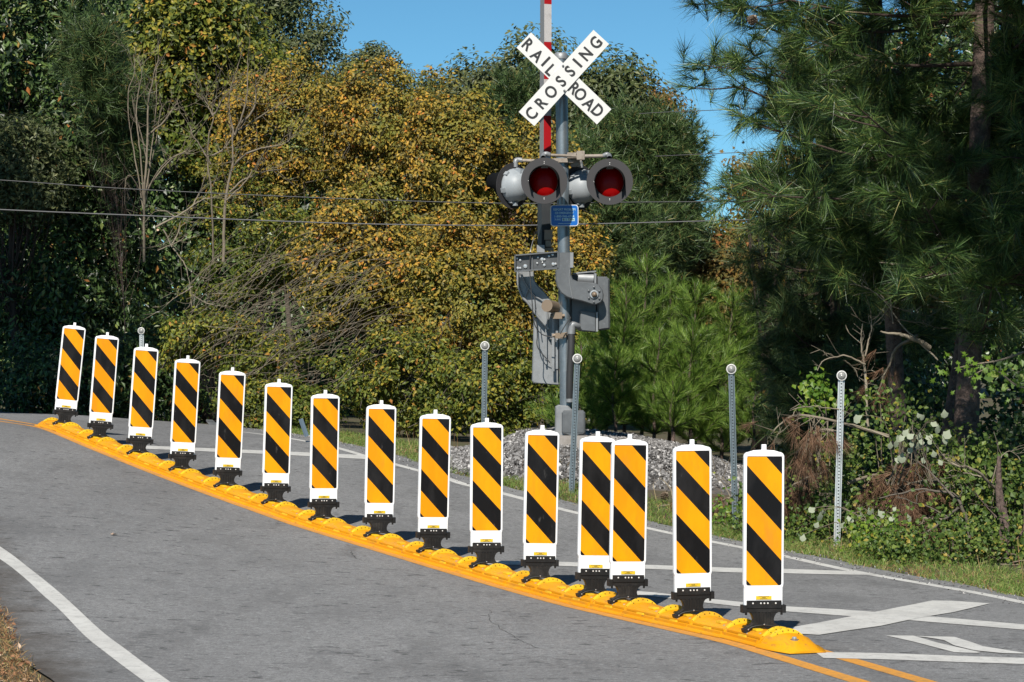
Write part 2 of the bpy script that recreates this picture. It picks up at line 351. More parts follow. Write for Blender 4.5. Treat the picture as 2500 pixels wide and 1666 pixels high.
# ------------------------------------------------------------------ the lie of the land
pu = np.array([27, 25, 23, 21, 19, 17, 15, 13, 11, 9, 7, 5, 4, 2, 0.])
ppx = np.array([155, 241, 338, 442, 553, 671, 788.5, 924, 1055, 1186, 1316, 1451, 1530, 1691, 1862])
ptop = np.array([796, 822.5, 850.5, 882, 911, 938, 965, 992.5, 1017, 1039, 1056, 1072.5, 1077, 1092, 1106])
pbot = np.array([1002, 1034, 1070, 1109, 1149.5, 1187, 1226, 1263.5, 1302, 1334, 1367, 1396, 1411, 1444, 1480])
ps = (pbot - ptop) * 403 / 374
cdp = np.polyfit(pu, F / ps, 3); cxp = np.polyfit(pu, ppx, 4)
resx = ppx - np.polyval(cxp, pu)
def curve_xy(u):
    """centre line of the yellow curb; u counts curb pieces from the near end"""
    u = np.asarray(u, float); uc = np.clip(u, 0, 27)
    def raw(w):
        D = np.polyval(cdp, w); px = np.polyval(cxp, w) + np.interp(w, pu[::-1], resx[::-1])
        return np.stack([(px - 1250) * D / F, D], -1)
    p = raw(uc)
    t0 = np.array([.40, -1.13]) * .45; t1 = raw(np.array(27.)) - raw(np.array(26.)); t1 = t1 / np.linalg.norm(t1) * .57
    lo = np.minimum(u, 0)[..., None]; hi = np.maximum(u - 27, 0)[..., None]
    bend = np.stack([-.008 * np.maximum(u - 27, 0) ** 2, -.004 * np.maximum(u - 27, 0) ** 2], -1) * .4
    return p - lo * t0 + hi * t1 + bend
pD = np.polyval(cdp, pu); pS = F / pD
pz = CAMZ - (ptop + 1.167 * pS - 833) / pS
pz = np.polyval(np.polyfit(pu, pz, 4), pu)
pxy = curve_xy(pu)
ctl = [(pxy[i, 0], pxy[i, 1], pz[i]) for i in range(15)]
ctl += [(1.36, 24.5, .08), (-1.31, 28.5, .50), (-2.1, 30.5, .61), (-2.8, 32, .67), (-3.6, 33.5, .70), (-1.8, 29, .55), (2.9, 21.4, -.05), (3.5, 19.2, -.05),
        (-4.2, 28.8, .75), (3.1, 23.6, .0), (2.2, 25, .07), (.62, 26.3, .34), (-.3, 28, .42), (-1.92, 14.2, 0.02), (-3.85, 19, .32), (-5.4, 24.5, .75), (-6.5, 29, 1.0), (-5.6, 33.5, .90),
        (-7.5, 34, .92), (-7, 38, .80), (-4, 38, .62), (0, 34, .55), (3, 30, .3), (-4, 14, .1), (0, 8, 0), (4, 12, 0), (-5, 5, .0), (5, 4, 0), (.75, 28, .42)]
for a, b, c in ((-20, 0, .2), (20, 0, 0), (-20, 20, .9), (-20, 40, 1.0), (-3, 46, .5), (8, 42, .3), (20, 42, .2), (20, 20, 0), (9, 20, -.05), (9, 28, .1), (0, 62, .5), (-20, 62, .8), (20, 62, .3), (-12, 30, 1.1), (-12, 12, .5)):
    ctl.append((a, b, c))
ctl = np.array(ctl)
def tps(r2): return np.where(r2 > 1e-9, .5 * r2 * np.log(np.maximum(r2, 1e-9)), 0)
_n = len(ctl); _d2 = ((ctl[:, None, :2] - ctl[None, :, :2]) ** 2).sum(-1)
_A = np.zeros((_n + 3, _n + 3)); _A[:_n, :_n] = tps(_d2) + np.eye(_n) * .25
_A[:_n, _n] = 1; _A[:_n, _n + 1:] = ctl[:, :2]; _A[_n, :_n] = 1; _A[_n + 1:, :_n] = ctl[:, :2].T
_w = np.linalg.solve(_A, np.concatenate([ctl[:, 2], np.zeros(3)]))
def GZ(x, y):
    x = np.clip(np.asarray(x, float), -20, 20); y = np.clip(np.asarray(y, float), 0, 62)
    sh = np.broadcast(x, y).shape; x = np.broadcast_to(x, sh).ravel(); y = np.broadcast_to(y, sh).ravel()
    out = np.empty(len(x))
    for i in range(0, len(x), 4000):
        r2 = (x[i:i + 4000, None] - ctl[:, 0]) ** 2 + (y[i:i + 4000, None] - ctl[:, 1]) ** 2
        out[i:i + 4000] = tps(r2) @ _w[:_n] + _w[_n] + _w[_n + 1] * x[i:i + 4000] + _w[_n + 2] * y[i:i + 4000]
    return out.reshape(sh)
ROADH = .018
_ys = np.arange(9, 46, .04)
def gp(px, py, extra=ROADH):
    """where the ground lies under a pixel of the photograph (first hit)"""
    X = (px - 1250) * _ys / F; Z = CAMZ - (py - 833) * _ys / F
    d = Z - (GZ(X, _ys) + extra)
    k = np.where(d <= 0)[0]
    if len(k) == 0: i = int(np.argmin(d)); y = _ys[i]
    else:
        i = k[0]; y = _ys[i] if i == 0 else _ys[i - 1] + .04 * d[i - 1] / (d[i - 1] - d[i] + 1e-12)
    return np.array([(px - 1250) * y / F, y])

def resample(P, n):
    P = np.array(P, float); s = np.concatenate([[0], np.cumsum(np.linalg.norm(np.diff(P, axis=0), axis=1))])
    t = np.linspace(0, s[-1], n); return np.stack([np.interp(t, s, P[:, k]) for k in range(P.shape[1])], 1)

def offset_curve(off, u0, u1, n):
    u = np.linspace(u0, u1, n); P = curve_xy(u); T = np.gradient(P, axis=0); T /= np.linalg.norm(T, axis=1)[:, None]
    N = np.stack([T[:, 1], -T[:, 0]], 1)   # to the right of travel away from the camera
    return P + N * off

# ground sheet: fine near the road, coarse out to the horizon
def sheet(name, xs, ys, zoff, mat_, kind='structure', cut=None):
    X, Y = np.meshgrid(xs, ys); Z = GZ(X, Y) + zoff
    v = np.stack([X, Y, Z], -1).reshape(-1, 3); nx, ny = len(xs), len(ys)
    i, j = np.meshgrid(np.arange(nx - 1), np.arange(ny - 1)); k = (j * nx + i).ravel()
    f = np.stack([k, k + 1, k + nx + 1, k + nx], 1)
    mb = MB(); mb.add(v, f, 0, True); return mb.build(name, mat_, kind=kind)
xs = np.concatenate([[-900, -300, -100, -50, -30, -22], np.arange(-18, 12.01, .3), [14, 17, 22, 30, 50, 100, 300, 900]])
ys = np.concatenate([[-200, -50, -10, 0, 4], np.arange(8, 46, .3), [48, 52, 58, 64, 80, 120, 300, 900, 2500]])
sheet("ground", xs, ys, 0.0, M['ground'])

# road: pavement between a left and a right edge
R_px = [(3600, 1760), (3000, 1590), (2750, 1520), (2500, 1458), (2340, 1424), (2197, 1400), (2048, 1369), (1900, 1341), (1750, 1308), (1590, 1272), (1430, 1236), (1257, 1195), (1130, 1162), (1027, 1128), (966, 1110), (825, 1078), (740, 1062), (640, 1049)]
R_in = np.array([gp(a, b) for a, b in R_px])
R_far = R_in[-1] + np.outer(np.linspace(.5, 12, 14), [-.62, .78])
L_all = offset_curve(-4.35, -28, 52, 120)
# near-left pavement edge curls into the frame's corner
road_L = L_all; road_R = np.vstack([offset_curve(4.6, -28, -8, 16), R_in, R_far])
_keep = road_R[:, 1]
A = resample(road_L, 420); B = resample(road_R, 420)
def strip(mb, A, B, k, z, m=0):
    t = np.linspace(0, 1, k)[None, :, None]; Pg = A[:, None, :] * (1 - t) + B[:, None, :] * t
    Z = GZ(Pg[..., 0], Pg[..., 1]) + z; n = len(A)
    v = np.concatenate([Pg, Z[..., None]], -1).reshape(-1, 3)
    i, j = np.meshgrid(np.arange(k - 1), np.arange(n - 1)); q = (j * k + i).ravel()
    mb.add(v, np.stack([q, q + 1, q + k + 1, q + k], 1), m, True)
mb = MB(); strip(mb, A, B, 60, ROADH); mb.build("road", M['asphalt'], kind='structure')

def line_px(name, pts, w, m, n=60, z=.0020, both=None, spl=True):
    P = np.array([gp(a, b) for a, b in pts]) if not isinstance(pts, np.ndarray) else pts
    P = resample(spline(P, n * 2) if spl else P, n); T = np.gradient(P, axis=0); T /= np.linalg.norm(T, axis=1)[:, None]
    N = np.stack([T[:, 1], -T[:, 0]], 1)
    mb = MB(); strip(mb, P - N * w / 2, P + N * w / 2, 2, ROADH + z); return mb.build(name, m, kind='structure')

def patch_px(name, pts, m, z=.0035):
    P = np.array([gp(a, b) for a, b in pts])
    bm = bmesh.new(); vs_ = [bm.verts.new((x, y, 0)) for x, y in P]; bm.faces.new(vs_)
    lo, hi = P.min(0), P.max(0)
    for k in np.arange(lo[0], hi[0], .2)[1:]:
        bmesh.ops.bisect_plane(bm, geom=bm.verts[:] + bm.edges[:] + bm.faces[:], plane_co=(k, 0, 0), plane_no=(1, 0, 0))
    for k in np.arange(lo[1], hi[1], .2)[1:]:
        bmesh.ops.bisect_plane(bm, geom=bm.verts[:] + bm.edges[:] + bm.faces[:], plane_co=(0, k, 0), plane_no=(0, 1, 0))
    bmesh.ops.recalc_face_normals(bm, faces=bm.faces)
    co = np.array([v.co for v in bm.verts]); zz = GZ(co[:, 0], co[:, 1]) + ROADH + z
    for v, q in zip(bm.verts, zz): v.co.z = q
    for f_ in bm.faces:
        if f_.normal.z < 0: f_.normal_flip()
    me = bpy.data.meshes.new(name); bm.to_mesh(me); bm.free(); me.materials.append(m)
    return link(name, me, kind='structure')

def strip_px(name, top, bot, m, n=50, z=.002):
    A = resample(spline([gp(*q) for q in top], n * 2), n); B = resample(spline([gp(*q) for q in bot], n * 2), n)
    mb = MB(); strip(mb, A, B, 2, ROADH + z); return mb.build(name, m, kind='structure')

# edge line, lane side
strip_px("edge_line_white", [(-120, 1265), (0, 1335), (74, 1390), (134, 1438), (178, 1477), (253, 1546), (312, 1590), (416, 1666), (560, 1765)],
         [(-120, 1293), (0, 1366), (59, 1411), (104, 1453), (149, 1493), (208, 1554), (268, 1602), (354, 1666), (490, 1762)], M['white_line'], z=.002)
def crack(pts, w, seed):
    r_ = np.random.default_rng(seed); P = resample(spline([gp(*q) for q in pts], 60), 60); P += np.cumsum(r_.normal(0, .006, P.shape), 0); T = np.gradient(P, axis=0); T /= np.linalg.norm(T, axis=1)[:, None] + 1e-9
    N = np.stack([T[:, 1], -T[:, 0]], 1) * (w * r_.uniform(.3, 1, 60) * np.sin(np.linspace(.1, 3.04, 60)) ** .4)[:, None]; mb = MB(); strip(mb, P - N / 2, P + N / 2, 2, ROADH + .0015); mb.build("road_crack", M['crack'], kind='structure')
for i_, (P_, w_) in enumerate([([(1195, 1490), (1212, 1520), (1255, 1560), (1330, 1590)], .008), ([(855, 1345), (870, 1362), (905, 1372)], .012), ([(760, 1290), (800, 1300), (850, 1318)], .008), ([(360, 1080), (420, 1098), (500, 1115)], .02),
    ([(2050, 1450), (2200, 1452), (2350, 1440)], .008)]): crack(P_, w_, i_)
line_px("edge_line_far", [(2900, 1560), (2650, 1505), (2500, 1472), (2350, 1442), (2093, 1397), (1850, 1345), (1594, 1293), (1363, 1242), (1150, 1187), (1096, 1170), (1023, 1150), (964, 1134), (895, 1115), (825, 1094.5), (758, 1080), (707, 1071), (640, 1061), (589, 1055), (540, 1050)], .11, M['white_line'], n=120)
strip_px("stop_bar", [(300, 1086), (356, 1089), (500, 1095), (642, 1101), (800, 1108), (915, 1114)], [(300, 1094), (356, 1097), (500, 1103), (642, 1109), (800, 1117), (930, 1124)], M['white_line'], z=.0035)
strip_px("cross_line", [(1190, 1370), (1340, 1372), (1600, 1381), (1800, 1388), (1915, 1390), (2060, 1395)], [(1190, 1379), (1340, 1382), (1600, 1391), (1800, 1399), (1920, 1401), (2140, 1405)], M['white_line'], z=.0035)
patch_px("crossing_x_stroke_long", [(1480, 1437), (1600, 1448), (1760, 1466), (1905, 1481), (2050, 1489), (2200, 1500), (2500, 1526), (2800, 1552), (2800, 1566), (2500, 1539), (2200, 1514), (2050, 1504), (1905, 1493), (1760, 1477), (1600, 1458), (1480, 1447)], M['white_line'])
patch_px("crossing_x_stroke_wide", [(1890, 1541), (2000, 1522), (2130, 1497), (2276, 1468), (2330, 1469), (2417, 1475), (2330, 1496), (2240, 1511), (2150, 1530), (2000, 1552), (1925, 1548)], M['white_line'], z=.005)
patch_px("letter_r_leg", [(2163, 1553), (2230, 1553.5), (2290, 1571), (2394, 1594), (2385, 1596), (2330, 1594), (2280, 1581), (2230, 1568)], M['white_line'])
patch_px("letter_r_bowl", [(2232, 1555), (2330, 1557), (2375, 1571), (2400, 1580), (2500, 1596), (2500, 1598), (2450, 1597), (2380, 1590), (2330, 1578), (2322, 1574), (2305, 1565), (2262, 1558)], M['white_line'], z=.005)
strip_px("cross_line_near", [(1990, 1594), (2140, 1596), (2340, 1603), (2500, 1608), (2700, 1616)], [(2010, 1608), (2140, 1611), (2340, 1618), (2500, 1623), (2700, 1632)], M['white_line'], z=.0035)
# yellow lines: under the curb's lane side, then both beyond its near and far ends
line_px("centre_line_yellow", offset_curve(-.222, -13, 50, 160), .11, M['yellow_line'], n=160, spl=False)
line_px("centre_line_yellow_right", offset_curve(.125, -13, 1, 30), .11, M['yellow_line'], n=30, spl=False)
line_px("centre_line_yellow_beyond", offset_curve(.125, 27, 50, 40), .11, M['yellow_line'], n=40, spl=False)

# ------------------------------------------------------------------ yellow curb, piece by piece
def curb_section(h, w=.182, b=.0):
    return [(-w, 0), (-w, .014), (-w * .80, .022), (-w * .74, .040), (-w * .60, .062 * h / .085 + b), (-w * .34, .079 * h / .085 + b), (0, h + b), (w * .34, .079 * h / .085 + b), (w * .60, .062 * h / .085 + b), (w * .74, .040), (w * .80, .022), (w, .014), (w, 0)]
def loft(mb, secs, m=0, smooth=True):
    """secs: list of (y, section)"""
    k = len(secs[0][1]); v = [(x, y, z) for y, S in secs for x, z in S]
    f = [(r * k + i, r * k + i + 1, (r + 1) * k + i + 1, (r + 1) * k + i) for r in range(len(secs) - 1) for i in range(k - 1)]
    mb.add(v, f, m, smooth)
    mb.add([(x, secs[0][0], z) for x, z in secs[0][1]], [tuple(range(k))], m)
    mb.add([(x, secs[-1][0], z) for x, z in secs[-1][1]], [tuple(range(k))[::-1]], m)

UL = .50
# body along local +y (away from camera); the raised rim sits at its far end
bmb = MB()
loft(bmb, [(-UL / 2, curb_section(.078)), (-UL * .30, curb_section(.078)), (-UL * .10, curb_section(.070)), (UL * .20, curb_section(.074)), (UL * .5, curb_section(.082))])
for q in (-1, 1):     # two long ribs on each flank
    box(bmb, (q * .158, 0, .026), (.012, UL * .96, .016)); box(bmb, (q * .135, -.01, .044), (.008, UL * .9, .012))
curb_body = bmb.mesh("curb_body", M['curb_yellow'])
def arch_pts(w, h, n=17):
    a = np.linspace(-1, 1, n); return [(w * t, h * math.cos(t * math.pi / 2) ** .62) for t in a * .94]
rmb = MB()
o = arch_pts(.140, .106); i_ = arch_pts(.116, .080)
for (y0, y1) in ((-.243, -.205),):
    v = [(x, y, z + .004) for y in (y0, y1) for x, z in o] + [(x, y, z * .9) for y in (y0, y1) for x, z in i_]
    n = len(o); f = []
    for k in range(n - 1):
        f += [(k, k + 1, n + k + 1, n + k), (2 * n + k, 2 * n + k + 1, k + 1, k), (n + k, n + k + 1, 3 * n + k + 1, 3 * n + k)]
    rmb.add(v, f, 0, False)
curb_rim = rmb.mesh("rim", M['rim_yellow'])
smb = MB()
for k in range(7):
    x, z = arch_pts(.140, .106, 15)[2 * k + 1]
    lathe(smb, [(.0, -.003), (.0035, -.003), (.0035, .002)], 6, c=(x * .93, -.244, z * .93 + .002), smooth=False)
    lathe(smb, [(.0036, -.002), (.0036, .001), (.0, .001)], 6, axis='z', c=(x, -.224, z + .005), smooth=False)
curb_studs = smb.mesh("rim_studs", M['letter'])
tmb = MB(); lathe(tmb, [(.0, .014), (.011, .012), (.013, .0)], 8, axis='z', smooth=False)
curb_bolt = tmb.mesh("bolt", M['bolt'])
wmb = MB(); lathe(wmb, [(.0, .001), (.022, .0), (.024, -.01)], 10, axis='z', c=(-.088, -.145, .054), smooth=False)
curb_wash = wmb.mesh("bolt_recess", M['bronze'])
pmb = MB(); box(pmb, (-.154, -.03, .034), (.014, .09, .02)); curb_pad = pmb.mesh("reflector_pad", M['rim_yellow'])
pmb = MB(); box(pmb, (-.05, -.02, .071), (.045, .07, .012)); curb_pad2 = pmb.mesh("top_pad", M['rim_yellow'])

def basis(u):
    p = curve_xy(u); a, b = curve_xy(u - .5), curve_xy(u + .5)
    za, zb = GZ(a[0], a[1]), GZ(b[0], b[1])
    T = Vector((b[0] - a[0], b[1] - a[1], float(zb - za))); L = T.length; T.normalize()
    Rr = Vector((T.y, -T.x, 0)).normalized()
    e = .3; z1 = float(GZ(p[0] + Rr.x * e, p[1] + Rr.y * e)); z0 = float(GZ(p[0] - Rr.x * e, p[1] - Rr.y * e))
    Rr.z = (z1 - z0) / (2 * e) * .8; Rr.normalize(); U = Rr.cross(T)
    Mx = Matrix((Rr, T, U)).transposed().to_4x4()
    Mx.translation = Vector((p[0], p[1], float(GZ(p[0], p[1])) + ROADH + .004)); return Mx, L
ordn = ["first", "second", "third", "fourth", "fifth", "sixth", "seventh", "eighth", "ninth", "tenth", "eleventh", "twelfth", "thirteenth", "fourteenth", "fifteenth"]
post_order = {float(u): i for i, u in enumerate(sorted(pu))}     # 0 = nearest (right-hand) delineator
CG = "yellow curb pieces bolted end to end along the centre line"
for k in range(28):
    u = k + 0.0
    Mx, L = basis(u)
    if u in post_order: lab = f"yellow curb piece carrying the {ordn[post_order[u]]} striped panel counted from the right"
    else:
        i0 = max(i for w, i in post_order.items() if w < u)
        lab = f"yellow curb piece in the gap between the {ordn[i0]} and {ordn[i0 + 1]} striped panels from the right"
    o = link("curb_piece", curb_body, label=lab, cat="traffic curb", group=CG)
    Mx = Mx @ Matrix.Diagonal((1, L / UL, 1, 1)); o.matrix_world = Mx
    for nm, me in (("rim", curb_rim), ("rim_studs", curb_studs), ("bolt_recess", curb_wash), ("reflector_pad", curb_pad), ("top_pad", curb_pad2)):
        link(nm, me, o)
    for q in (-1, 1): link("bolt", curb_bolt, o, loc=(q * .088, -.145, .052))
# tapered end caps
def end_cap(u, sgn, lab):
    Mx, L = basis(u)
    mb = MB(); secs = []
    for y, s in ((0, 1), (.04, 1), (.13, .98), (.22, .70), (.30, .34), (.345, .15)):
        S = [(x * (1 - .35 * (y / .345) ** 2), z * s + (.001)) for x, z in curb_section(.088)]
        secs.append((y * sgn, S))
    if sgn < 0: secs = secs[::-1]
    loft(mb, secs); o = mb.build("curb_end_cap", M['curb_yellow'], label=lab, cat="traffic curb")
    o.matrix_world = Mx
    link("rim", curb_rim, o, loc=(0, .30 if sgn > 0 else .172, .004))
    link("rim_studs", curb_studs, o, loc=(0, .30 if sgn > 0 else .172, .004))
    b = MB(); lathe(b, [(.0, .012), (.013, .010), (.015, 0)], 8, axis='z', c=(-.02, sgn * .20, .07), smooth=False); b.build("bolt", M['bolt'], o)
    b = MB(); lathe(b, [(.0, .003), (.027, .001), (.03, -.02)], 10, axis='z', c=(-.02, sgn * .20, .066), smooth=False); b.build("bolt_recess", M['bronze'], o)
end_cap(-.52, -1, "tapered yellow end cap at the near right end of the curb")
end_cap(27.55, 1, "tapered yellow end cap at the far left end of the curb by the crest")

# ------------------------------------------------------------------ striped delineator panels
def clip_band(poly, k, lo, hi):
    def half(P, f):
        out = []
        for i in range(len(P)):
            a, b = P[i], P[(i + 1) % len(P)]; fa, fb = f(a), f(b)
            if fa >= 0: out.append(a)
            if (fa >= 0) != (fb >= 0):
                t = fa / (fa - fb); out.append((a[0] + (b[0] - a[0]) * t, a[1] + (b[1] - a[1]) * t))
        return out
    P = half(poly, lambda q: (k(q) - lo)); 
    return half(P, lambda q: (hi - k(q))) if P else []
PW = .253; ZS0, ZS1 = .345, 1.124
def rrect(x0, x1, z0, z1, r, n=4):
    out = []
    for cx, cz, a0 in ((x1 - r, z0 + r, -90), (x1 - r, z1 - r, 0), (x0 + r, z1 - r, 90), (x0 + r, z0 + r, 180)):
        for k in range(n + 1):
            a = math.radians(a0 + 90 * k / n); out.append((cx + r * math.cos(a), cz + r * math.sin(a)))
    return out
mb = MB()
w = PW / 2; out = [(-w + .006, .205), (w - .006, .205), (w - .006, .325), (w, .345), (w, 1.128)]
for a in np.linspace(0, 90, 5)[1:]: out.append((w - .03 + .03 * math.cos(math.radians(a)), 1.123 + .03 * math.sin(math.radians(a))))
out += [(w * .5, 1.163), (0, 1.167), (-w * .5, 1.163)]
for a in np.linspace(90, 180, 5): out.append((-w + .03 + .03 * math.cos(math.radians(a)), 1.123 + .03 * math.sin(math.radians(a))))
out += [(-w, .345), (-w + .006, .325)]
extrude(mb, out, -.016, .016, 0, ch=.004)
box(mb, (0, 0, 1.137), (PW - .03, .042, .018))
panel_me = mb.mesh("panel_body", M['white_plastic'])
mb = MB(); extrude(mb, rrect(-.014, .014, 1.15, 1.2, .004), -.010, .010, 0, ch=.002); nib_me = mb.mesh("top_stud", M['white_plastic'])
# sheeting with diagonal bands
mb = MB(); R0 = rrect(-.1115, .1115, ZS0 - .004, ZS1 + .004, .012); sc = .223 / 229.
def vk(q): return (ZS1 - q[1]) / sc + 232 - 1.06 * ((q[0] + .1115) / sc)
bands = [(-1000, 98, 1), (98, 283, 0), (283, 455, 1), (455, 640, 0), (640, 815, 1), (815, 1000, 0), (1000, 3000, 1)]
for lo, hi, m_ in bands:
    P = clip_band(R0, vk, lo, hi)
    if len(P) > 2: mb.add([(x, -.0172, z) for x, z in P], [tuple(range(len(P)))], m_)
sheet_me = mb.mesh("striped_sheet", [M['orange_sheet'], M['black_sheet']])
mb = MB(); box(mb, (0, -.0180, .2655), (.098, .002, .022)); sticker_me = mb.mesh("sticker", M['sticker'])
mb = MB()
for zz, ww in ((.2725, .07), (.266, .024), (.2595, .05)):
    for k in range(int(ww / .004)): box(mb, (-ww / 2 + .004 * k + .002, -.0193, zz), (.0025, .0008, .0035 if ww != .024 else .005))
stext_me = mb.mesh("sticker_print", M['letter'])
# black holder and base
mb = MB()
box(mb, (0, -.024, .2265), (.218, .014, .046)); box(mb, (0, 0, .197), (.268, .05, .04))
for q in (-1, 1):
    box(mb, (q * .124, -.004, .198), (.024, .064, .048)); box(mb, (q * .112, -.02, .171), (.012, .01, .02))
holder_me = mb.mesh("holder", M['black_rubber'])
mb = MB()
for x in (-.072, -.022, 0, .022, .072): lathe(mb, [(0, -.004), (.0048, -.003), (.0055, 0)], 8, c=(x, -.0312, .233), smooth=False)
rivet_me = mb.mesh("rivets", M['rivet'])
mb = MB()
wl_ = [(.095, .178), (.078, .168), (.068, .150), (.064, .132), (.068, .114), (.080, .101), (.094, .095), (.106, .088), (.116, .074), (.120, .044), (.096, .040), (.090, .066), (.075, .079), (.05, .087), (0, .092)]
out = wl_ + [(-a, b) for a, b in wl_[::-1][1:]]
extrude(mb, out, -.022, .022, 0, ch=.003)
for x in (-.045, -.022, 0, .022, .045): box(mb, (x, -.0245, .138), (.007, .006, .078))
for q in (-1, 1): box(mb, (q * .108, 0, .058), (.034, .062, .044), R=Euler((0, q * .25, 0)).to_matrix())
lathe_pts = [(x, .001 + z) for x, z in [(-.098, .074), (-.078, .086), (-.05, .094), (0, .099), (.05, .094), (.078, .086), (.098, .074)]]
tube(mb, [(x, -.026, z) for x, z in lathe_pts], .007, 5)
base_me = mb.mesh("base", M['black_rubber'])
mb = MB()
for x, z in ((-.112, .052), (-.100, .074), (0, .104)): lathe(mb, [(0, -.003), (.004, -.002), (.005, 0)], 6, c=(x, -.045 if x < -.1 else -.032, z), smooth=False)
bolt_me = mb.mesh("base_bolts", M['bolt'])

tilt = {0: (1866, 1862.5), 2: (1689, 1691), 4: (1537.7, 1531.5), 5: (1461, 1452), 7: (1326, 1317.5), 9: (1190, 1186.5), 11: (1063, 1056), 13: (932, 925), 15: (794, 789.5), 17: (680, 672), 19: (566, 555), 21: (457, 444.5), 23: (357, 341), 25: (262, 245), 27: (182, 160)}
desc = ["nearest striped panel, at the right end of the curb beside its end cap",
        "striped panel second from the right end, in front of the painted white X",
        "striped panel third from the right, overlapping the edge of the panel to its left",
        "striped panel half hidden at its right edge by the panel close beside it",
        "striped panel fifth from the right, with a white chip at the top of its sheeting",
        "striped panel sixth from the right, below a thin roadside reflector post",
        "striped panel seventh from the right, just left of the panel under the reflector post",
        "striped panel eighth from the right, in the middle of the row",
        "striped panel ninth from the right, seventh from the far left end",
        "striped panel sixth from the far left end, in front of a blue-grey broken post",
        "striped panel fifth from the far left end, right of a tilted metal scrap",
        "striped panel fourth from the far left end, where the stop bar meets the curb",
        "striped panel third from the far left end, hiding a small reflector post",
        "striped panel second from the far left end, against dark woods",
        "farthest striped panel, at the left end of the curb, leaning to the right"]
DG = "striped delineator panels along the yellow curb"
for i, u in enumerate(sorted(pu)):
    Mx, L = basis(u)
    T = Mx.col[1].xyz.normalized(); yaw = math.atan2(-T.x, T.y) * .55
    a, b = tilt[int(u)]; hpx = pbot[list(pu).index(u)] - ptop[list(pu).index(u)]
    lean = math.atan2(a - b, hpx)
    o = thing("delineator_panel", desc[i], "traffic delineator", group=DG)
    P0 = Mx.translation.copy(); j = list(pu).index(u)
    # stand exactly on the curb, leaning as it stands
    o.location = P0 + Vector((0, 0, -.004))
    o.rotation_euler = Euler((math.radians(1.5) * random.uniform(-1, 1), lean, yaw + random.uniform(-.03, .03)), 'XYZ')
    for nm, me in (("panel_body", panel_me), ("top_stud", nib_me), ("striped_sheet", sheet_me), ("sticker", sticker_me), ("holder", holder_me), ("rivets", rivet_me), ("base", base_me), ("base_bolts", bolt_me)):
        c = link(nm, me, o)
        if nm == "sticker": link("sticker_print", stext_me, c)

# ------------------------------------------------------------------ roadside reflector posts
def upost(name, ptp, pbt, d, lab, m, disc_r=.042, lens='lens_disc'):
    a, b = at(*pbt, d), at(*ptp, d)
    ax = b - a; L = np.linalg.norm(ax); o = thing(name, lab, "marker post", loc=tuple(a), group="perforated roadside reflector posts")
    o.rotation_euler = Vector(ax).to_track_quat('Z', 'Y').to_euler()
    Rz = Matrix.Rotation(0, 4, 'Z')
    prof = [(-.030, .014), (-.030, .011), (-.020, .010), (-.012, -.004), (.012, -.004), (.020, .010), (.030, .011), (.030, .014), (.018, .013), (.010, 0), (-.010, 0), (-.018, .013)]
    mb = MB(); n = len(prof)
    v = [(x, y, z) for z in (0, L - disc_r * .8) for x, y in prof]
    mb.add(v, [(i, (i + 1) % n, n + (i + 1) % n, n + i) for i in range(n)] + [tuple(range(n, 2 * n))], 0)
    mb.build("post", m, o)
    mb = MB(); lathe(mb, [(0, -.012), (disc_r * .84, -.012), (disc_r * .84, -.006)], 20, c=(0, 0, L - disc_r)); r_ = mb.build("reflector", M[lens], o)
    mb = MB(); lathe(mb, [(disc_r * .82, -.016), (disc_r, -.014), (disc_r, -.004), (0, -.004)], 20, c=(0, 0, L - disc_r), smooth=False); mb.build("reflector_rim", M['lens_rim'], o)
    mb = MB(); lathe(mb, [(0, -.0165), (.005, -.015), (.005, -.011)], 8, c=(0, 0, L - disc_r), smooth=False); mb.build("screw", M['bolt'], o)
    x = Vector((0.05, 1, 0)).cross(Vector(ax).normalized()).normalized(); q = Vector(ax).normalized(); y = q.cross(x).normalized()
    o.rotation_euler = Matrix((x, y, q)).transposed().to_euler()
upost("marker_post", (2055, 905), (2043, 1345), 23.5, "bright galvanised reflector post leaning right, rightmost beside the brush pile", M['post_bright'], .047)
upost("marker_post", (1785, 889), (1796, 1300), 24.8, "grey reflector post in front of the young pines, second from the right", M['post_dull'], .049)
upost("marker_post", (1410, 864), (1395, 1205), 26.2, "reflector post in front of the gravel bank and signal mast, leaning right", M['post_dull'], .050)
upost("marker_post", (1184, 833.5), (1180, 1170), 28, "reflector post left of the signal mast, standing against the golden trees", M['post_dull'], .050)
upost("marker_post", (345, 799.5), (347, 1062), 34.4, "small far reflector post behind the third panel from the left", M['post_bright'], .047)
# broken post stub and bent metal scrap
a, b = at(749, 1066, 31), at(734, 1023, 31); mb = MB(); tube(mb, [a, b], .028, 4, cap=True, smooth=False)
mb.build("broken_post", mat("blue_grey_paint", (.16, .22, .28), .5), label="blue-grey broken post stub leaning left in the far verge", cat="marker post")
mb = MB(); a, b, c, d_ = at(503, 1028, 35.2), at(518, 1029, 35.2), at(545, 1050, 35), at(520, 1050, 35)
th = np.array([0, .03, .02]); mb.add([a, b, c, d_, a + th, b + th, c + th, d_ + th], [(0, 1, 2, 3), (7, 6, 5, 4), (0, 4, 5, 1), (1, 5, 6, 2), (2, 6, 7, 3), (3, 7, 4, 0)])
mb.build("metal_scrap", M['alum'], label="bent grey metal scrap with a pale top edge lying at the road crest", cat="scrap")

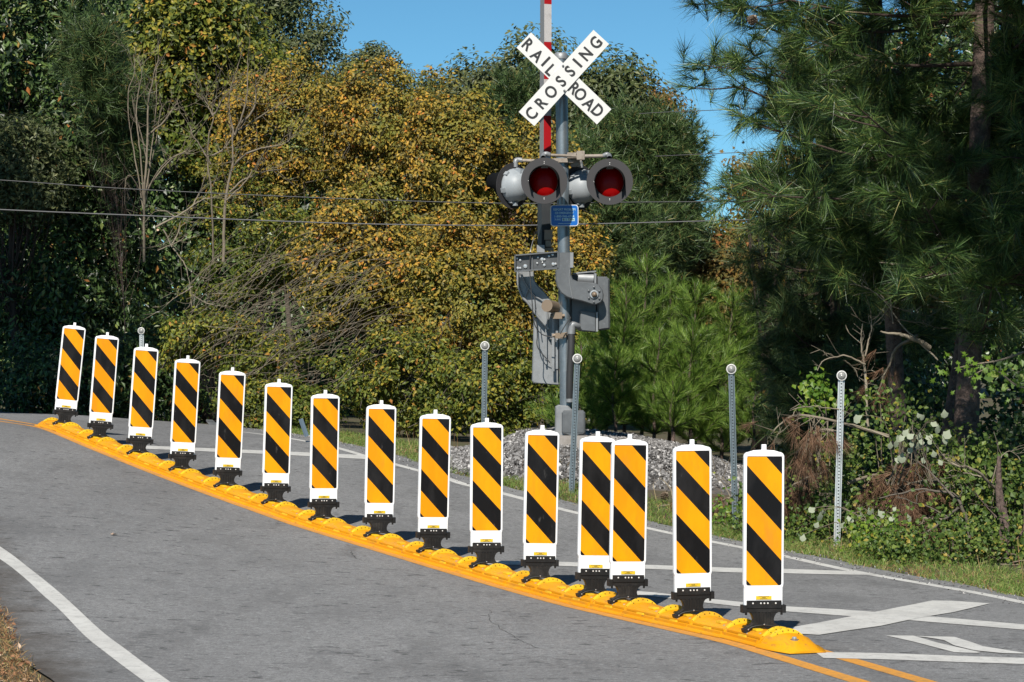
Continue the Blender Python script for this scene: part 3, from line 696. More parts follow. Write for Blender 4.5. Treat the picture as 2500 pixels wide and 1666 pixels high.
# ------------------------------------------------------------------ ballast bank behind the far edge
def bank_h(x, y):
    # a ridge of crushed stone running left-right at y ~ 28.6, fading at both ends
    along = np.interp(x, [-1.0, -.6, -.2, .15, .6, 1.4, 2.1, 2.6, 3.1], [0, .07, .18, .35, .40, .37, .27, .09, 0])
    yc = 28.5 + .05 * (x - .5) ** 2 + .45 * np.maximum(0, .2 - x)
    up = np.clip((y - (yc - 1.75)) / 1.35, 0, 1); dn = np.clip(((yc + 3.2) - y) / 1.5, 0, 1)
    s = (up * up * (3 - 2 * up)) * (dn * dn * (3 - 2 * dn))
    return along * s
bx, by = np.meshgrid(np.arange(-2.6, 3.6, .1), np.arange(26.4, 32.4, .1))
bz = GZ(bx, by) + bank_h(bx, by) - .012 + .02 * np.sin(bx * 9) * np.sin(by * 7)
mb = MB(); ny_, nx_ = bx.shape; i, j = np.meshgrid(np.arange(nx_ - 1), np.arange(ny_ - 1)); k = (j * nx_ + i).ravel()
bz = np.where(bank_h(bx, by) < .01, GZ(bx, by) - .03, bz)
mb.add(np.stack([bx, by, bz], -1).reshape(-1, 3), np.stack([k, k + 1, k + nx_ + 1, k + nx_], 1), 0, True)
mb.build("ballast_bank", mat("ballast_dust", (.13, .115, .105), .95, noise=[(12, (.09, .085, .08), .4, .6, .8)], bump=(20, .8, .03)), kind='structure')

def stones(name, X, Y, Z, R, m, label=None, cat=None):
    """irregular crushed stones: squashed, jittered octahedra-like solids (12 triangles or so)"""
    base = np.array([(1, 0, 0), (.3, .95, 0), (-.8, .6, 0), (-.85, -.55, 0), (.25, -.95, 0), (.1, .1, .9), (-.1, 0, -.9), (.5, .35, .55), (-.45, -.3, .6)], float)
    fa = np.array([(0, 1, 7), (1, 5, 7), (0, 7, 4), (7, 5, 4), (1, 2, 5), (2, 8, 5), (2, 3, 8), (3, 4, 8), (4, 5, 8), (1, 0, 6), (2, 1, 6), (3, 2, 6), (4, 3, 6), (0, 4, 6)])
    n = len(X); V = np.broadcast_to(base, (n, 9, 3)).copy(); V += rng.normal(0, .16, V.shape)
    V *= (R[:, None, None] * rng.uniform(.65, 1.25, (n, 1, 3)))
    q = rng.normal(size=(n, 4)); q /= np.linalg.norm(q, axis=1)[:, None]; w, x, y, z = q.T
    Rm = np.stack([1 - 2 * (y * y + z * z), 2 * (x * y - z * w), 2 * (x * z + y * w), 2 * (x * y + z * w), 1 - 2 * (x * x + z * z), 2 * (y * z - x * w), 2 * (x * z - y * w), 2 * (y * z + x * w), 1 - 2 * (x * x + y * y)], 1).reshape(n, 3, 3)
    V = np.einsum('nij,nkj->nki', Rm, V) + np.stack([X, Y, Z], 1)[:, None, :]
    Fc = (fa[None] + (np.arange(n) * 9)[:, None, None]).reshape(-1, 3)
    mb = MB(); mb.add(V.reshape(-1, 3), Fc, 0, False); return mb.build(name, m, kind='stuff', label=label, cat=cat)
n = 42000; X = rng.uniform(-1.1, 3.2, n); Y = rng.uniform(26.5, 31.2, n); H = bank_h(X, Y); ok = H > rng.uniform(.015, .07, n)
X, Y, H = X[ok], Y[ok], H[ok]
stones("ballast_gravel", X, Y, GZ(X, Y) + H + .006, .010 + .019 * rng.random(len(X)) ** 2, M['stone'], "grey crushed stone bank behind the far road edge, under the signal mast", "gravel")

# ------------------------------------------------------------------ railroad signal on its mast
DM = 28.0
def W(px, py, dy=0.0):
    return at(px, py, DM + dy)
base_pt = W(1383, 1086)
sig = thing("railroad_signal", "silver railroad crossing signal mast with white crossbuck and red lamps on the gravel bank", "railroad signal", loc=tuple(base_pt))
def rel(pts): return np.array(pts, float) - base_pt
def bld(mb, name, m, parent=None, root=None, origin=None):
    return mb.build(name, m, parent)
def L3(px, py, dy=0.0): return W(px, py, dy) - base_pt
mb = MB(); tube(mb, [L3(1383, 1084), L3(1376, 577), L3(1369.5, 134)], .068, 20, cap=True); mast = mb.build("mast", M['steel'], sig)
mb = MB(); lathe(mb, [(.076, -.05), (.078, .0), (.06, .022), (0, .03)], 20, axis='z', c=L3(1369.4, 134)); mb.build("mast_cap", M['alum_light'], sig)
mb = MB(); box(mb, L3(1384, 1080), (.44, .44, .16)); mb.build("foundation", M['concrete'], sig)
mb = MB(); lathe(mb, [(.115, 0), (.12, .03), (.085, .09), (.08, .14)], 16, axis='z', c=L3(1383, 1064)); 
for q in (-1, 1):
    for r_ in (-1, 1): lathe(mb, [(.014, 0), (.014, .05), (0, .055)], 6, axis='z', c=L3(1383, 1064) + np.array([q * .13, r_ * .13, -.0]), smooth=False)
mb.build("mast_foot", M['alum_light'], sig)

# lettering from Blender's own font, turned into mesh
def text_mesh(txt, size, bold=.0):
    c = bpy.data.curves.new("t", 'FONT'); c.body = txt; c.size = size; c.align_x = 'CENTER'; c.align_y = 'CENTER'; c.offset = bold; c.extrude = .0008; c.resolution_u = 4
    o = bpy.data.objects.new("t", c); col.objects.link(o); dg = bpy.context.evaluated_depsgraph_get()
    me = o.evaluated_get(dg).to_mesh(); v = np.array([tuple(q.co) for q in me.vertices]).reshape(-1, 3); f = [tuple(p.vertices) for p in me.polygons]
    o.evaluated_get(dg).to_mesh_clear(); bpy.data.objects.remove(o); bpy.data.curves.remove(c); return v, f
def place_text(mb, txt, size, origin, ang, bold=0, sx=1.0, m=0):
    v, f = text_mesh(txt, size, bold); v = v * np.array([sx, 1, 1])
    # centre by bounds
    v[:, :2] -= (v[:, :2].max(0) + v[:, :2].min(0)) / 2
    c, s = math.cos(ang), math.sin(ang)
    p = np.stack([v[:, 0] * c - v[:, 1] * s, -v[:, 2], v[:, 0] * s + v[:, 1] * c], 1) + np.array(origin)
    by = {}
    for q in f: by.setdefault(len(q), []).append(q)
    mb.add(p, f, m)

def blade(name, e0, e1, dy, words_, m, lab=None):
    a, b = L3(*e0, dy), L3(*e1, dy); d = b - a; Ln = np.linalg.norm(d); ang = math.atan2(d[2], d[0]); c = (a + b) / 2
    mb = MB(); h, k = Ln / 2, .1145
    out = [(-h, -k), (h, -k), (h, k), (-h, k)]
    ca, sa = math.cos(ang), math.sin(ang)
    extrude(mb, [(x * ca - z * sa, x * sa + z * ca) for x, z in out], -.002, .002, 0)
    mb2 = MB(); mb2.add(np.concatenate(mb.V) + c, np.concatenate([f for f, _, _ in mb.Fb if f.shape[1] == 4]), 0)
    o = mb2.build(name, m, sig)
    for w_, pos, sz in words_:
        t = MB()
        for ch, (px, py) in zip(w_, pos):
            q = L3(px, py, dy - .0045); place_text(t, ch, sz, q, ang, bold=.0045 if ch != 'I' else .0045, sx=.86 if ch != 'I' else 1)
        t.build("lettering", M['letter'], o)
    return o
z8 = lambda x, y: (1150 + x / 2.8, y / 2.8)
blade("crossbuck_blade", (1278.6, 98.2), (1475, 285.7), -.30, [("RAIL", [z8(391, 307), z8(452, 380), z8(511, 421), z8(546, 480)], .182), ("ROAD", [z8(707, 605), z8(748, 645), z8(808, 710), z8(866, 757)], .182)], M['sign_white'])
blade("crossbuck_blade", (1285.4, 291), (1467.9, 90.7), -.313, [("CROSSING", [z8(412, 777), z8(480, 702), z8(546, 629), z8(614, 556), z8(676, 487), z8(727, 431), z8(785, 370), z8(852, 293)], .182)], M['sign_white'])
mb = MB()
for q in ((629, 452), (638, 622)): lathe(mb, [(0, -.012), (.012, -.010), (.014, 0)], 8, c=L3(*z8(*q), -.316), smooth=False)
box(mb, L3(1372, 165, -.175), (.05, .24, .03)); box(mb, L3(1373, 218, -.175), (.05, .24, .03))
mb.build("crossbuck_bolts", M['alum'], sig)

# lamps
def lamp(px, py, dy, yaw, pitch=math.radians(-3), rad=.252, hl=.185):
    """yaw 0 faces the camera; housing behind, hood in front"""
    Rr = (Euler((0, 0, yaw)).to_matrix() @ Euler((pitch, 0, 0)).to_matrix())
    o = link("flashing_lamp", None, sig, loc=tuple(L3(px, py, dy))); o.rotation_euler = Rr.to_euler()
    mb = MB()   # housing bowl
    lathe(mb, [(.172, .0), (.190, .012), (.192, .03), (.180, .05), (.172, .08), (.15, .135), (.115, .18), (.06, .205), (0, .21)], 26)
    for k in range(6):
        a = k * math.pi / 3 + .3; R2 = Euler((0, a, 0)).to_matrix(); box(mb, R2 @ Vector((.186, .035, 0)), (.03, .05, .05), R=R2)
    box(mb, (0, .09, .165), (.075, .12, .05)); box(mb, (0, .125, .12), (.02, .13, .10)); box(mb, (-.185, .06, -.02), (.03, .05, .10))
    box(mb, (.02, .07, -.2), (.03, .05, .04))
    hs = mb.mesh("lamp_case", M['lamp_case']); hs_o = link("lamp_case", hs, o)
    mb = MB(); lathe(mb, [(.166, .004), (.166, -.004), (rad, -.004), (rad, .004), (.166, .004)], 48, smooth=False); mb.build("backplate", M['plate_black'], o)
    mb = MB()
    for (x, z) in ((0, .205), (0, .188), (-.17, 0), (0, -.188), (0, -.2)): lathe(mb, [(0, -.004), (.004, -.003), (.005, 0)], 6, c=(x, -.004, z), smooth=False)
    mb.build("plate_rivets", M['rivet'], o)
    mb = MB(); lathe(mb, [(.160, .046), (.145, .034), (.11, .020), (.06, .010), (0, .007)], 28); mb.build("lens", M['red_lens'], o)
    mb = MB()   # hood: open-bottomed tube, longest at the top, cut back at the sides
    th = np.radians(np.linspace(-128, 128, 35)); nn = len(th); v = []
    for rr, in ((.170,), (.165,)):
        for t in th:
            Lh = .04 + hl * max(0, math.cos(t / 2.0)) ** .8 * (1 if abs(t) < 1.7 else .5)
            sw = .93
            v.append((rr * math.sin(t), -.004, rr * math.cos(t))); v.append((rr * math.sin(t) * sw, -.004 - Lh, rr * math.cos(t) * sw - .02))
    v = np.array(v); f = []
    for k in range(nn - 1):
        a = 2 * k; f.append((a, a + 2, a + 3, a + 1)); b = 2 * nn + 2 * k; f.append((b, b + 1, b + 3, b + 2)); f.append((a + 1, a + 3, b + 3, b + 1))
    f.append((0, 1, 2 * nn + 1, 2 * nn)); f.append((2 * nn - 2, 4 * nn - 2, 4 * nn - 1, 2 * nn - 1))
    mb.add(v, f, 0, True); mb.build("hood", M['hood_in'], o)
    return o
lamp(1328.6, 441.6, -.46, math.radians(-4)); lamp(1488.6, 444, -.46, math.radians(-4))
lamp(1252, 454, .10, math.radians(180 + 44), hl=.27); lamp(1414, 458, .16, math.radians(180 + 44), hl=.27)
q4 = lambda x, y: (1180 + x / 6.192, 360 + y / 6.19)
def elbow(mb, pts, r=.021): tube(mb, spline(pts, 14), r, 10)
for P_, r_ in (([L3(*q4(985, 118), -.30), L3(*q4(1400, 135), -.22)], .017), ([L3(*q4(1500, 135), -.22), L3(*q4(1850, 130), -.30)], .021), ([L3(*q4(575, 200), .12), L3(*q4(735, 205), .12), L3(*q4(1300, 190), .12)], .020), ([L3(*q4(1250, 170), .10), L3(*q4(1480, 210), .12)], .022)):
    mb = MB(); tube(mb, P_, r_, 10); mb.build("lamp_arm", M['tan_pipe'], sig)

mb = MB(); elbow(mb, [L3(*q4(905, 160), -.40), L3(*q4(910, 118), -.32), L3(*q4(950, 100), -.31), L3(*q4(1000, 115), -.30)], .028); mb.build("arm_elbow", M['alum_light'], sig)
mb = MB(); elbow(mb, [L3(*q4(1905, 165), -.40), L3(*q4(1900, 125), -.32), L3(*q4(1865, 110), -.31), L3(*q4(1820, 130), -.30)], .028); mb.build("arm_elbow", M['alum_light'], sig)
mb = MB(); elbow(mb, [L3(*q4(487, 300), .11), L3(*q4(487, 215), .11), L3(*q4(520, 190), .12), L3(*q4(585, 198), .12)], .029); mb.build("arm_elbow", M['alum_light'], sig)
mb = MB(); elbow(mb, [L3(*q4(1475, 310), .13), L3(*q4(1470, 250), .13), L3(*q4(1455, 215), .12), L3(*q4(1400, 195), .12)], .026); mb.build("arm_elbow", M['alum_light'], sig)
mb = MB(); box(mb, L3(*q4(1470, 125), -.2), (.085, .12, .095)); box(mb, L3(*q4(1350, 125), -.12), (.12, .09, .06)); box(mb, L3(*q4(1440, 85), -.2), (.05, .1, .02))
box(mb, L3(*q4(1190, 205), -.02), (.19, .19, .045)); box(mb, L3(*q4(1100, 190), -.1), (.05, .04, .03)); box(mb, L3(*q4(1325, 210), -.1), (.05, .04, .03))
box(mb, L3(*q4(1390, 235), .0), (.10, .12, .09))
mb.build("arm_clamp", M['tan_pipe'], sig)

# blue emergency sign
bs = link("emergency_sign", None, sig, loc=tuple(L3(1378, 526.6, -.12)), rot=(0, math.radians(-.5), 0))
def plate(w_, h_, r, y0, y1): 
    mb = MB(); extrude(mb, rrect(-w_ / 2, w_ / 2, -h_ / 2, h_ / 2, r, 5), y0, y1, 0); return mb
sb = plate(.308, .236, .036, -.003, 0).build("sign_border", M['sign_white'], bs)
plate(.292, .220, .030, -.0045, -.0032).build("sign_face", M['blue_sign'], bs)
mb = MB()
def tline(txt, z, wid, size, x=0, m=0):
    v, f = text_mesh(txt, size, .0006); ww = v[:, 0].max() - v[:, 0].min(); place_text(mb, txt, size, (x, -.0062, z), 0, .0006, sx=wid / ww, m=m)
tline("REPORT PROBLEM", .066, .24, .034); tline("OR EMERGENCY", .028, .205, .034); tline("1-800-946-4744", -.009, .215, .034); tline("X-ING", -.043, .07, .030, -.075)
tline("811 730N", -.045, .125, .032, .044, 1); tline("NORFOLK SOUTHERN", -.088, .14, .012)
box(mb, (.044, -.0052, -.045), (.14, .0012, .034), 0)
mb.build("sign_lettering", [M['blue_text'], M['letter']], bs)
mb = MB(); box(mb, L3(1378, 526, -.09), (.09, .05, .03)); mb.build("sign_bracket", M['alum'], sig)

# junction box at the foot of the mast
q2 = lambda x, y: (1150 + x / 2.7025, 540 + y / 2.7025)
jb = link("junction_box", None, sig)
mb = MB(); P = [q2(*q) for q in ((556, 1225), (575, 1213), (640, 1218), (668, 1245), (668, 1400), (640, 1432), (575, 1432), (553, 1400))]
extrude(mb, [(L3(*q)[0], L3(*q)[2]) for q in P], -.10, .12, 0, ch=.012); mb.build("box_body", M['alum_light'], jb)
mb = MB(); P = [q2(*q) for q in ((612, 1247), (738, 1247), (751, 1262), (751, 1392), (738, 1406), (710, 1408), (688, 1440), (688, 1460), (664, 1460), (660, 1440), (640, 1412), (608, 1402), (597, 1388), (597, 1262))]
extrude(mb, [(L3(*q)[0], L3(*q)[2]) for q in P], -.19, -.10, 0, ch=.014); mb.build("box_cover", M['alum'], jb)
mb = MB(); P = [q2(*q) for q in ((616, 1262), (734, 1262), (738, 1268), (738, 1386), (730, 1394), (618, 1394), (610, 1386), (610, 1268))]
extrude(mb, [(L3(*q)[0], L3(*q)[2]) for q in P], -.196, -.186, 0, ch=.004); mb.build("cover_panel", M['alum'], jb)
mb = MB(); tube(mb, spline([L3(*q2(662, 740), -.13), L3(*q2(660, 860), -.14), L3(*q2(652, 1000), -.13), L3(*q2(650, 1100), -.12), L3(*q2(650, 1180), -.1)], 20), .040, 10); mb.build("cable_hose", M['hose'], sig)
mb = MB(); tube(mb, [L3(*q2(651, 1172), -.1), L3(*q2(651, 1195), -.1)], .043, 12, cap=True); tube(mb, [L3(*q2(664, 690), -.13), L3(*q2(662, 745), -.13)], .043, 12, cap=True)
tube(mb, spline([L3(*q2(664, 700), -.13), L3(*q2(672, 680), -.13), L3(*q2(700, 690), -.11), L3(*q2(720, 700), -.06)], 10), .03, 8); mb.build("hose_coupling", M['alum_light'], sig)

# ------------------------------------------------------------------ crossing gate: mechanism, arm (raised) and counterweight
q5 = lambda x, y: (1240 + x / 6.8192, 600 + y / 6.8174)
gate = thing("crossing_gate", "raised crossing gate with red and white arm and grey counterweight behind the mast", "crossing gate", loc=tuple(base_pt))
def shape(pts, y0, y1, ch=.006, tr=q5):
    mb = MB(); extrude(mb, [(L3(*tr(*q))[0], L3(*tr(*q))[2]) for q in pts], y0, y1, 0, ch=ch, smooth_side=False); return mb
# mechanism housing
shape([(1040, 500), (1080, 480), (1440, 440), (1480, 470), (1500, 700), (1495, 1400), (1460, 1440), (1200, 1425), (1130, 1370), (1040, 1330)], .02, .30, .02).build("mechanism_case", M['alum'], gate)
shape([(1475, 515), (1640, 520), (1690, 560), (1700, 1360), (1690, 1390), (1600, 1405), (1495, 1410)], -.06, .26, .02).build("case_cover", M['alum'], gate)
shape([(1200, 1085), (1460, 1110), (1460, 1440), (1230, 1425), (1190, 1380)], -.10, .02, .014).build("lower_housing", M['alum'], gate)
mb = MB(); tube(mb, [L3(*q5(1165, 545), -.04), L3(*q5(1200, 548), -.04), L3(*q5(1425, 560), -.04)], .072, 18, cap=True); mb.build("motor_barrel", M['alum_light'], gate)
mb = MB(); 
for a in ((1450, 470, 640), (1478, 1110, 1430)): box(mb, (L3(*q5(a[0], (a[1] + a[2]) / 2))[0], -.075, L3(*q5(a[0], (a[1] + a[2]) / 2))[2]), (.022, .05, (a[2] - a[1]) / 6.82 / 221.4))
P = L3(*q5(1270, 450)); box(mb, (P[0], -.06, P[2]), (.26, .10, .014), R=Euler((0, math.radians(-6), 0)).to_matrix()); mb.build("case_ribs", M['alum_light'], gate)
# crank arm in front
out = [(840, 130), (1082, 125), (1080, 385), (1050, 395), (1045, 500), (1075, 570), (1150, 605), (1300, 615), (1440, 630), (1510, 670), (1560, 740), (1582, 820), (1575, 900), (1530, 960), (1450, 995), (1380, 985), (1240, 940), (1090, 905), (980, 870), (880, 800), (810, 690), (785, 580), (785, 420), (835, 400)]
shape(out, -.26, -.205, .012).build("crank_arm", M['alum'], gate)
P = L3(*q5(1052, 255)); mb = MB(); box(mb, (P[0], -.25, P[2]), (.035, .10, .165)); mb.build("crank_flange", M['alum_light'], gate)
mb = MB(); tube(mb, spline([L3(*q5(1025, 400), -.262), L3(*q5(1025, 600), -.264), L3(*q5(1075, 880), -.262)], 10), .006, 5); mb.build("crank_web", M['alum_light'], gate)
mb = MB(); lathe(mb, [(.048, 0), (.048, -.010), (.032, -.014), (.030, -.004)], 24, c=L3(*q5(1435, 815), -.262)); mb.build("hub_ring", M['lamp_case'], gate)
mb = MB(); lathe(mb, [(.03, 0), (.028, -.03), (0, -.04)], 14, c=L3(*q5(1440, 815), -.262)); mb.build("hub_nut", M['bronze'], gate)
for x, y in ((1433, 690), (1343, 750), (1522, 755), (1347, 872), (1522, 880), (1432, 938)):
    mb = MB(); lathe(mb, [(0, -.018), (.010, -.015), (.0125, 0)], 8, c=L3(*q5(x, y), -.262), smooth=False); mb.build("hub_bolt", M['alum'], gate)
# channel plate across the arm
shape([(110, 165), (835, 105), (835, 400), (110, 430)], -.17, -.15, .003).build("channel_plate", mat("dark_channel", (.09, .095, .10), .5, .3, noise=[(8, (.16, .165, .17), .5, .7, .7)]), gate)
mb = MB()
for z0, z1 in (((110, 165), (835, 105)), ((110, 430), (835, 378))):
    a, b = L3(*q5(*z0), -.19), L3(*q5(*z1), -.19); d = b - a; Rm = Euler((0, -math.atan2(d[2], d[0]), 0)).to_matrix(); box(mb, (a + b) / 2, (np.linalg.norm(d), .07, .014), R=Rm)
a, b = L3(*q5(118, 165), -.19), L3(*q5(118, 430), -.19); box(mb, (a + b) / 2, (.012, .07, .175)); a = L3(*q5(832, 250), -.19); box(mb, a, (.012, .07, .18)); a = L3(*q5(405, 290), -.175); box(mb, a, (.012, .03, .15))
mb.build("channel_flange", M['alum'], gate)
for x, y, r in ((150, 215, .015), (205, 245, .015), (165, 375, .018), (205, 375, .015), (290, 345, .026), (500, 200, .012), (570, 228, .024), (612, 232, .014), (488, 295, .013), (575, 280, .011), (605, 325, .018), (685, 178, .014), (745, 155, .016), (755, 310, .022), (795, 305, .016)):
    mb = MB(); lathe(mb, [(0, -.014), (r * .8, -.012), (r, 0)], 8, c=L3(*q5(x, y), -.172), smooth=False); mb.build("channel_bolt", M['bolt'], gate)
# left bracket (counterweight arm)
shape([(160, 430), (430, 425), (440, 560), (500, 660), (640, 800), (790, 1000), (850, 1200), (850, 1568), (700, 1568), (690, 1400), (420, 1090), (240, 850), (180, 740), (160, 600)], .10, .16, .012).build("counterweight_arm", M['alum_light'], gate)
mb = MB(); tube(mb, spline([L3(*q5(165, 435), .08), L3(*q5(170, 640), .08), L3(*q5(240, 850), .08), L3(*q5(330, 950), .08), L3(*q5(500, 1180), .08), L3(*q5(690, 1390), .08)], 20), .016, 6); tube(mb, spline([L3(*q5(215, 450), .08), L3(*q5(300, 640), .08), L3(*q5(440, 830), .08), L3(*q5(630, 990), .08), L3(*q5(660, 1400), .08)], 20), .012, 6)
tube(mb, [L3(*q5(345, 700), .08), L3(*q5(290, 850), .08)], .013, 6); mb.build("bracket_ribs", M['alum_light'], gate)
q2s = [(414, 640), (430, 636), (583, 640), (583, 1085), (415, 1073), (402, 1058)]
shape(q2s, .17, .24, .012, q2).build("counterweight", M['alum_light'], gate)
for c_, s_ in ((L3(*q2(541, 800), .05), (.030, .03, .64)), (L3(*q2(566, 850), .02), (.026, .03, .42)), (L3(*q2(495, 760), .12), (.018, .03, .62))):
    mb = MB(); box(mb, c_, s_); mb.build("push_rod", M['alum_light'], gate)
mb = MB(); tube(mb, [L3(*q5(650, 1000), -.20), L3(*q5(780, 1030), -.02)], .068, 16, cap=True); mb.build("counterweight_bushing", M['bronze'], gate)
mb = MB(); box(mb, L3(*q5(825, 1165), -.1), (.10, .05, .07)); tube(mb, [L3(*q5(705, 1170), -.1), L3(*q5(945, 1165), -.1)], .018, 8, cap=True)
tube(mb, [L3(*q5(740, 1500), -.1), L3(*q5(990, 1470), -.1)], .02, 8, cap=True); box(mb, L3(*q5(855, 1500), -.1), (.09, .05, .06)); box(mb, L3(*q5(920, 1490), -.1), (.06, .06, .05)); mb.build("linkage", M['bronze'], gate)
mb = MB()
for P in ([(375, 100), (365, 430), (400, 900), (440, 1290), (560, 1470), (740, 1525)], [(430, 1180), (480, 1300), (490, 1500), (500, 1700), (700, 1950)], [(870, 1470), (960, 1320), (1050, 1190)], [(440, 830), (460, 1000), (470, 1060)]):
    mb = MB(); tube(mb, spline([L3(*q5(*q), -.21) for q in P], 24), .006, 5); mb.build("gate_cable", M['wire'], gate)
# arm: square tube, red and white bands, seen with its left side showing
aw, ad = .088, .12; yaw = math.radians(-22); Ra = Euler((0, 0, -yaw)).to_matrix()
def arm_x(py): return 1331.5 - (py - 300) * .004
bands_ = [(-420, -350, 'r'), (-350, -260, 'w'), (-260, -170, 'r'), (-170, -80, 'w'), (-80, 12, 'r'), (12, 104, 'w'), (104, 195, 'r'), (195, 284, 'w'), (284, 374, 'r'), (374, 500, 'w')]
amb = MB()
for y0, y1, c in bands_:
    hh = (y1 - y0) / 221.4 * (DM + .34) / DM; P = L3(arm_x((y0 + y1) / 2), (y0 + y1) / 2, .34)
    v = []
    for z in (-hh / 2, hh / 2):
        for x, y in ((-aw / 2, -ad / 2), (aw / 2, -ad / 2), (aw / 2, ad / 2), (-aw / 2, ad / 2)): v.append(Ra @ Vector((x, y, z)))
    v = np.array([tuple(q) for q in v]) + P
    mi = 1 if c == 'r' else 0
    amb.add(v, [(0, 1, 5, 4), (2, 3, 7, 6)], mi); amb.add(v, [(1, 2, 6, 5), (3, 0, 4, 7)], 2)
amb.build("gate_arm", [M['arm_white'], M['arm_red'], M['arm_side']], gate)
mb = MB(); P = L3(1329, 545, .32); box(mb, P, (.115, .12, .56), R=Ra); mb.build("arm_socket", mat("dark_grey_socket", (.05, .056, .062), .5, .2, noise=[(6, (.08, .085, .09), .5, .7, .6)]), gate)  # socket in a slightly mottled dark grey
mb = MB(); P = L3(1339, 574, .2); box(mb, P, (.09, .08, .11)); box(mb, P + np.array([0, -.02, -.10]), (.065, .08, .07)); box(mb, P + np.array([0, -.01, -.16]), (.11, .1, .03)); mb.build("arm_shear_bracket", M['bronze'], gate)
mb = MB(); P = L3(1320, 608, .1); box(mb, P, (.085, .10, .08)); mb.build("arm_foot", M['alum_light'], gate)
mb = MB(); tube(mb, spline([L3(*q2(390, 215), -.16), L3(*q2(400, 160), -.1), L3(*q2(420, 100), .1), L3(*q2(440, 60), .25)], 10), .004, 4); mb.build("arm_lamp_wire", M['bolt'], gate)

# ------------------------------------------------------------------ plants: leaves, needles, limbs
def unit(v): return v / (np.linalg.norm(v, axis=-1, keepdims=True) + 1e-9)
def leaf_quads(mb, P, N, size, m=0, aspect=.55, droop=.5):
    """one folded, pointed leaf per point: 4 vertices, 2 triangles, own island"""
    n = len(P); N = unit(N + rng.normal(0, .45, (n, 3)))
    D = rng.normal(0, 1, (n, 3)); D[:, 2] -= droop; D = unit(D - N * (D * N).sum(1)[:, None]); S = np.cross(N, D)
    size = np.broadcast_to(size, (n,))[:, None]; a = size * rng.uniform(.75, 1.25, (n, 1)); w = a * aspect * rng.uniform(.8, 1.2, (n, 1))
    V = np.stack([P, P + D * a * .42 + S * w * .5 + N * a * .05, P + D * a - N * a * .12, P + D * a * .42 - S * w * .5 + N * a * .05], 1)
    k = (np.arange(n) * 4)[:, None]
    mb.add(V.reshape(-1, 3), np.concatenate([k + np.array([[0, 1, 2]]), k + np.array([[0, 2, 3]])]), m, False)

def big_leaf(size, lobes=5, jag=.35):
    """outline of one lobed leaf in its own plane"""
    pts = [(0, -.05)]
    for i in range(lobes * 2 + 1):
        t = -1.9 + 3.8 * i / (lobes * 2); r = 1.0 if i % 2 else 1 - jag
        if i in (0, lobes * 2): r *= .7
        r *= 1 - .25 * abs(t) / 1.9
        pts.append((r * math.sin(t) * .55, .42 + r * math.cos(t) * .55))
    return np.array(pts) * size

def needles(mb, B, D, L, w, m=0, droop=0.0, two=False):
    n = len(B); S = unit(np.cross(D, rng.normal(size=(n, 3)))); L = np.broadcast_to(L, (n,))[:, None]; w = np.broadcast_to(w, (n,))[:, None]
    if two:
        Mid = B + D * L * .55; T = B + D * L; T = T - np.array([0, 0, 1.0]) * droop * L; Mid = Mid - np.array([0, 0, 1.0]) * droop * L * .2
        V = np.stack([B - S * w / 2, B + S * w / 2, Mid + S * w / 2, Mid - S * w / 2, T], 1); k = (np.arange(n) * 5)[:, None]
        mb.add(V.reshape(-1, 3), k + np.array([[0, 1, 2]]), m); mb.Fb.append((mb.Fb[-1][0] + np.array([[0, 1, 1]]), m, False))
        mb.Fb.append((mb.Fb[-2][0][:, :1] + np.array([[3, 2, 4]]), m, False))
        return
    V = np.stack([B - S * w / 2, B + S * w / 2, B + D * L - np.array([0, 0, 1.0]) * droop * L], 1); k = (np.arange(n) * 3)[:, None]
    mb.add(V.reshape(-1, 3), k + np.array([[0, 1, 2]]), m)

def tufts(mb, C, D, k, L, w, spread=.9, m=0, droop=.05, two=False):
    """k needles bursting from each point C about direction D, along a short stretch of twig"""
    n = len(C); Ck = np.repeat(C, k, 0); Dk = np.repeat(D, k, 0)
    t = rng.uniform(-.45, .3, (n * k, 1)) * L; V = unit(Dk + rng.normal(0, spread, (n * k, 3)))
    V = unit(V + Dk * .25)
    needles(mb, Ck + Dk * t, V, L * rng.uniform(.75, 1.15, n * k), w, m, droop, two)

def ground_z(x, y): return float(GZ(x, y) + (bank_h(x, y) if -2.4 < x < 3.4 and 26 < y < 33 else 0))

def ell(px, py, rx, ry, d, ryd=None):
    """crown ellipsoid from its outline at distance d: centre and radii in metres"""
    c = at(px, py, d); s = d / F; return (c, np.array([rx * s, (ryd if ryd else (rx + ry) / 2 * s * .8), ry * s]))

def limbs(mb, base, tops, r0, seg=6, wob=.12, trunk_to=None):
    base = np.array(base, float); tops = np.array(tops); c = tops.mean(0) if trunk_to is None else np.array(trunk_to)
    tp = spline([base, base * .6 + c * .4 + rng.normal(0, wob, 3) * [1, 1, 0], c], 14); tube(mb, tp, [r0, r0 * .55, r0 * .3], seg + 2)
    for q in tops:
        k = int(np.clip((q[2] - base[2]) / (c[2] - base[2] + 1e-6) * .55 * 13 + rng.integers(0, 3), 2, 12)); a = tp[k]
        mid = (a + q) / 2 + rng.normal(0, wob, 3) + np.array([0, 0, -.12 * np.linalg.norm(q - a)])
        rr = r0 * .28 * (1 - k / 20); tube(mb, spline([a, mid, q], 7), [rr, rr * .25], 4)

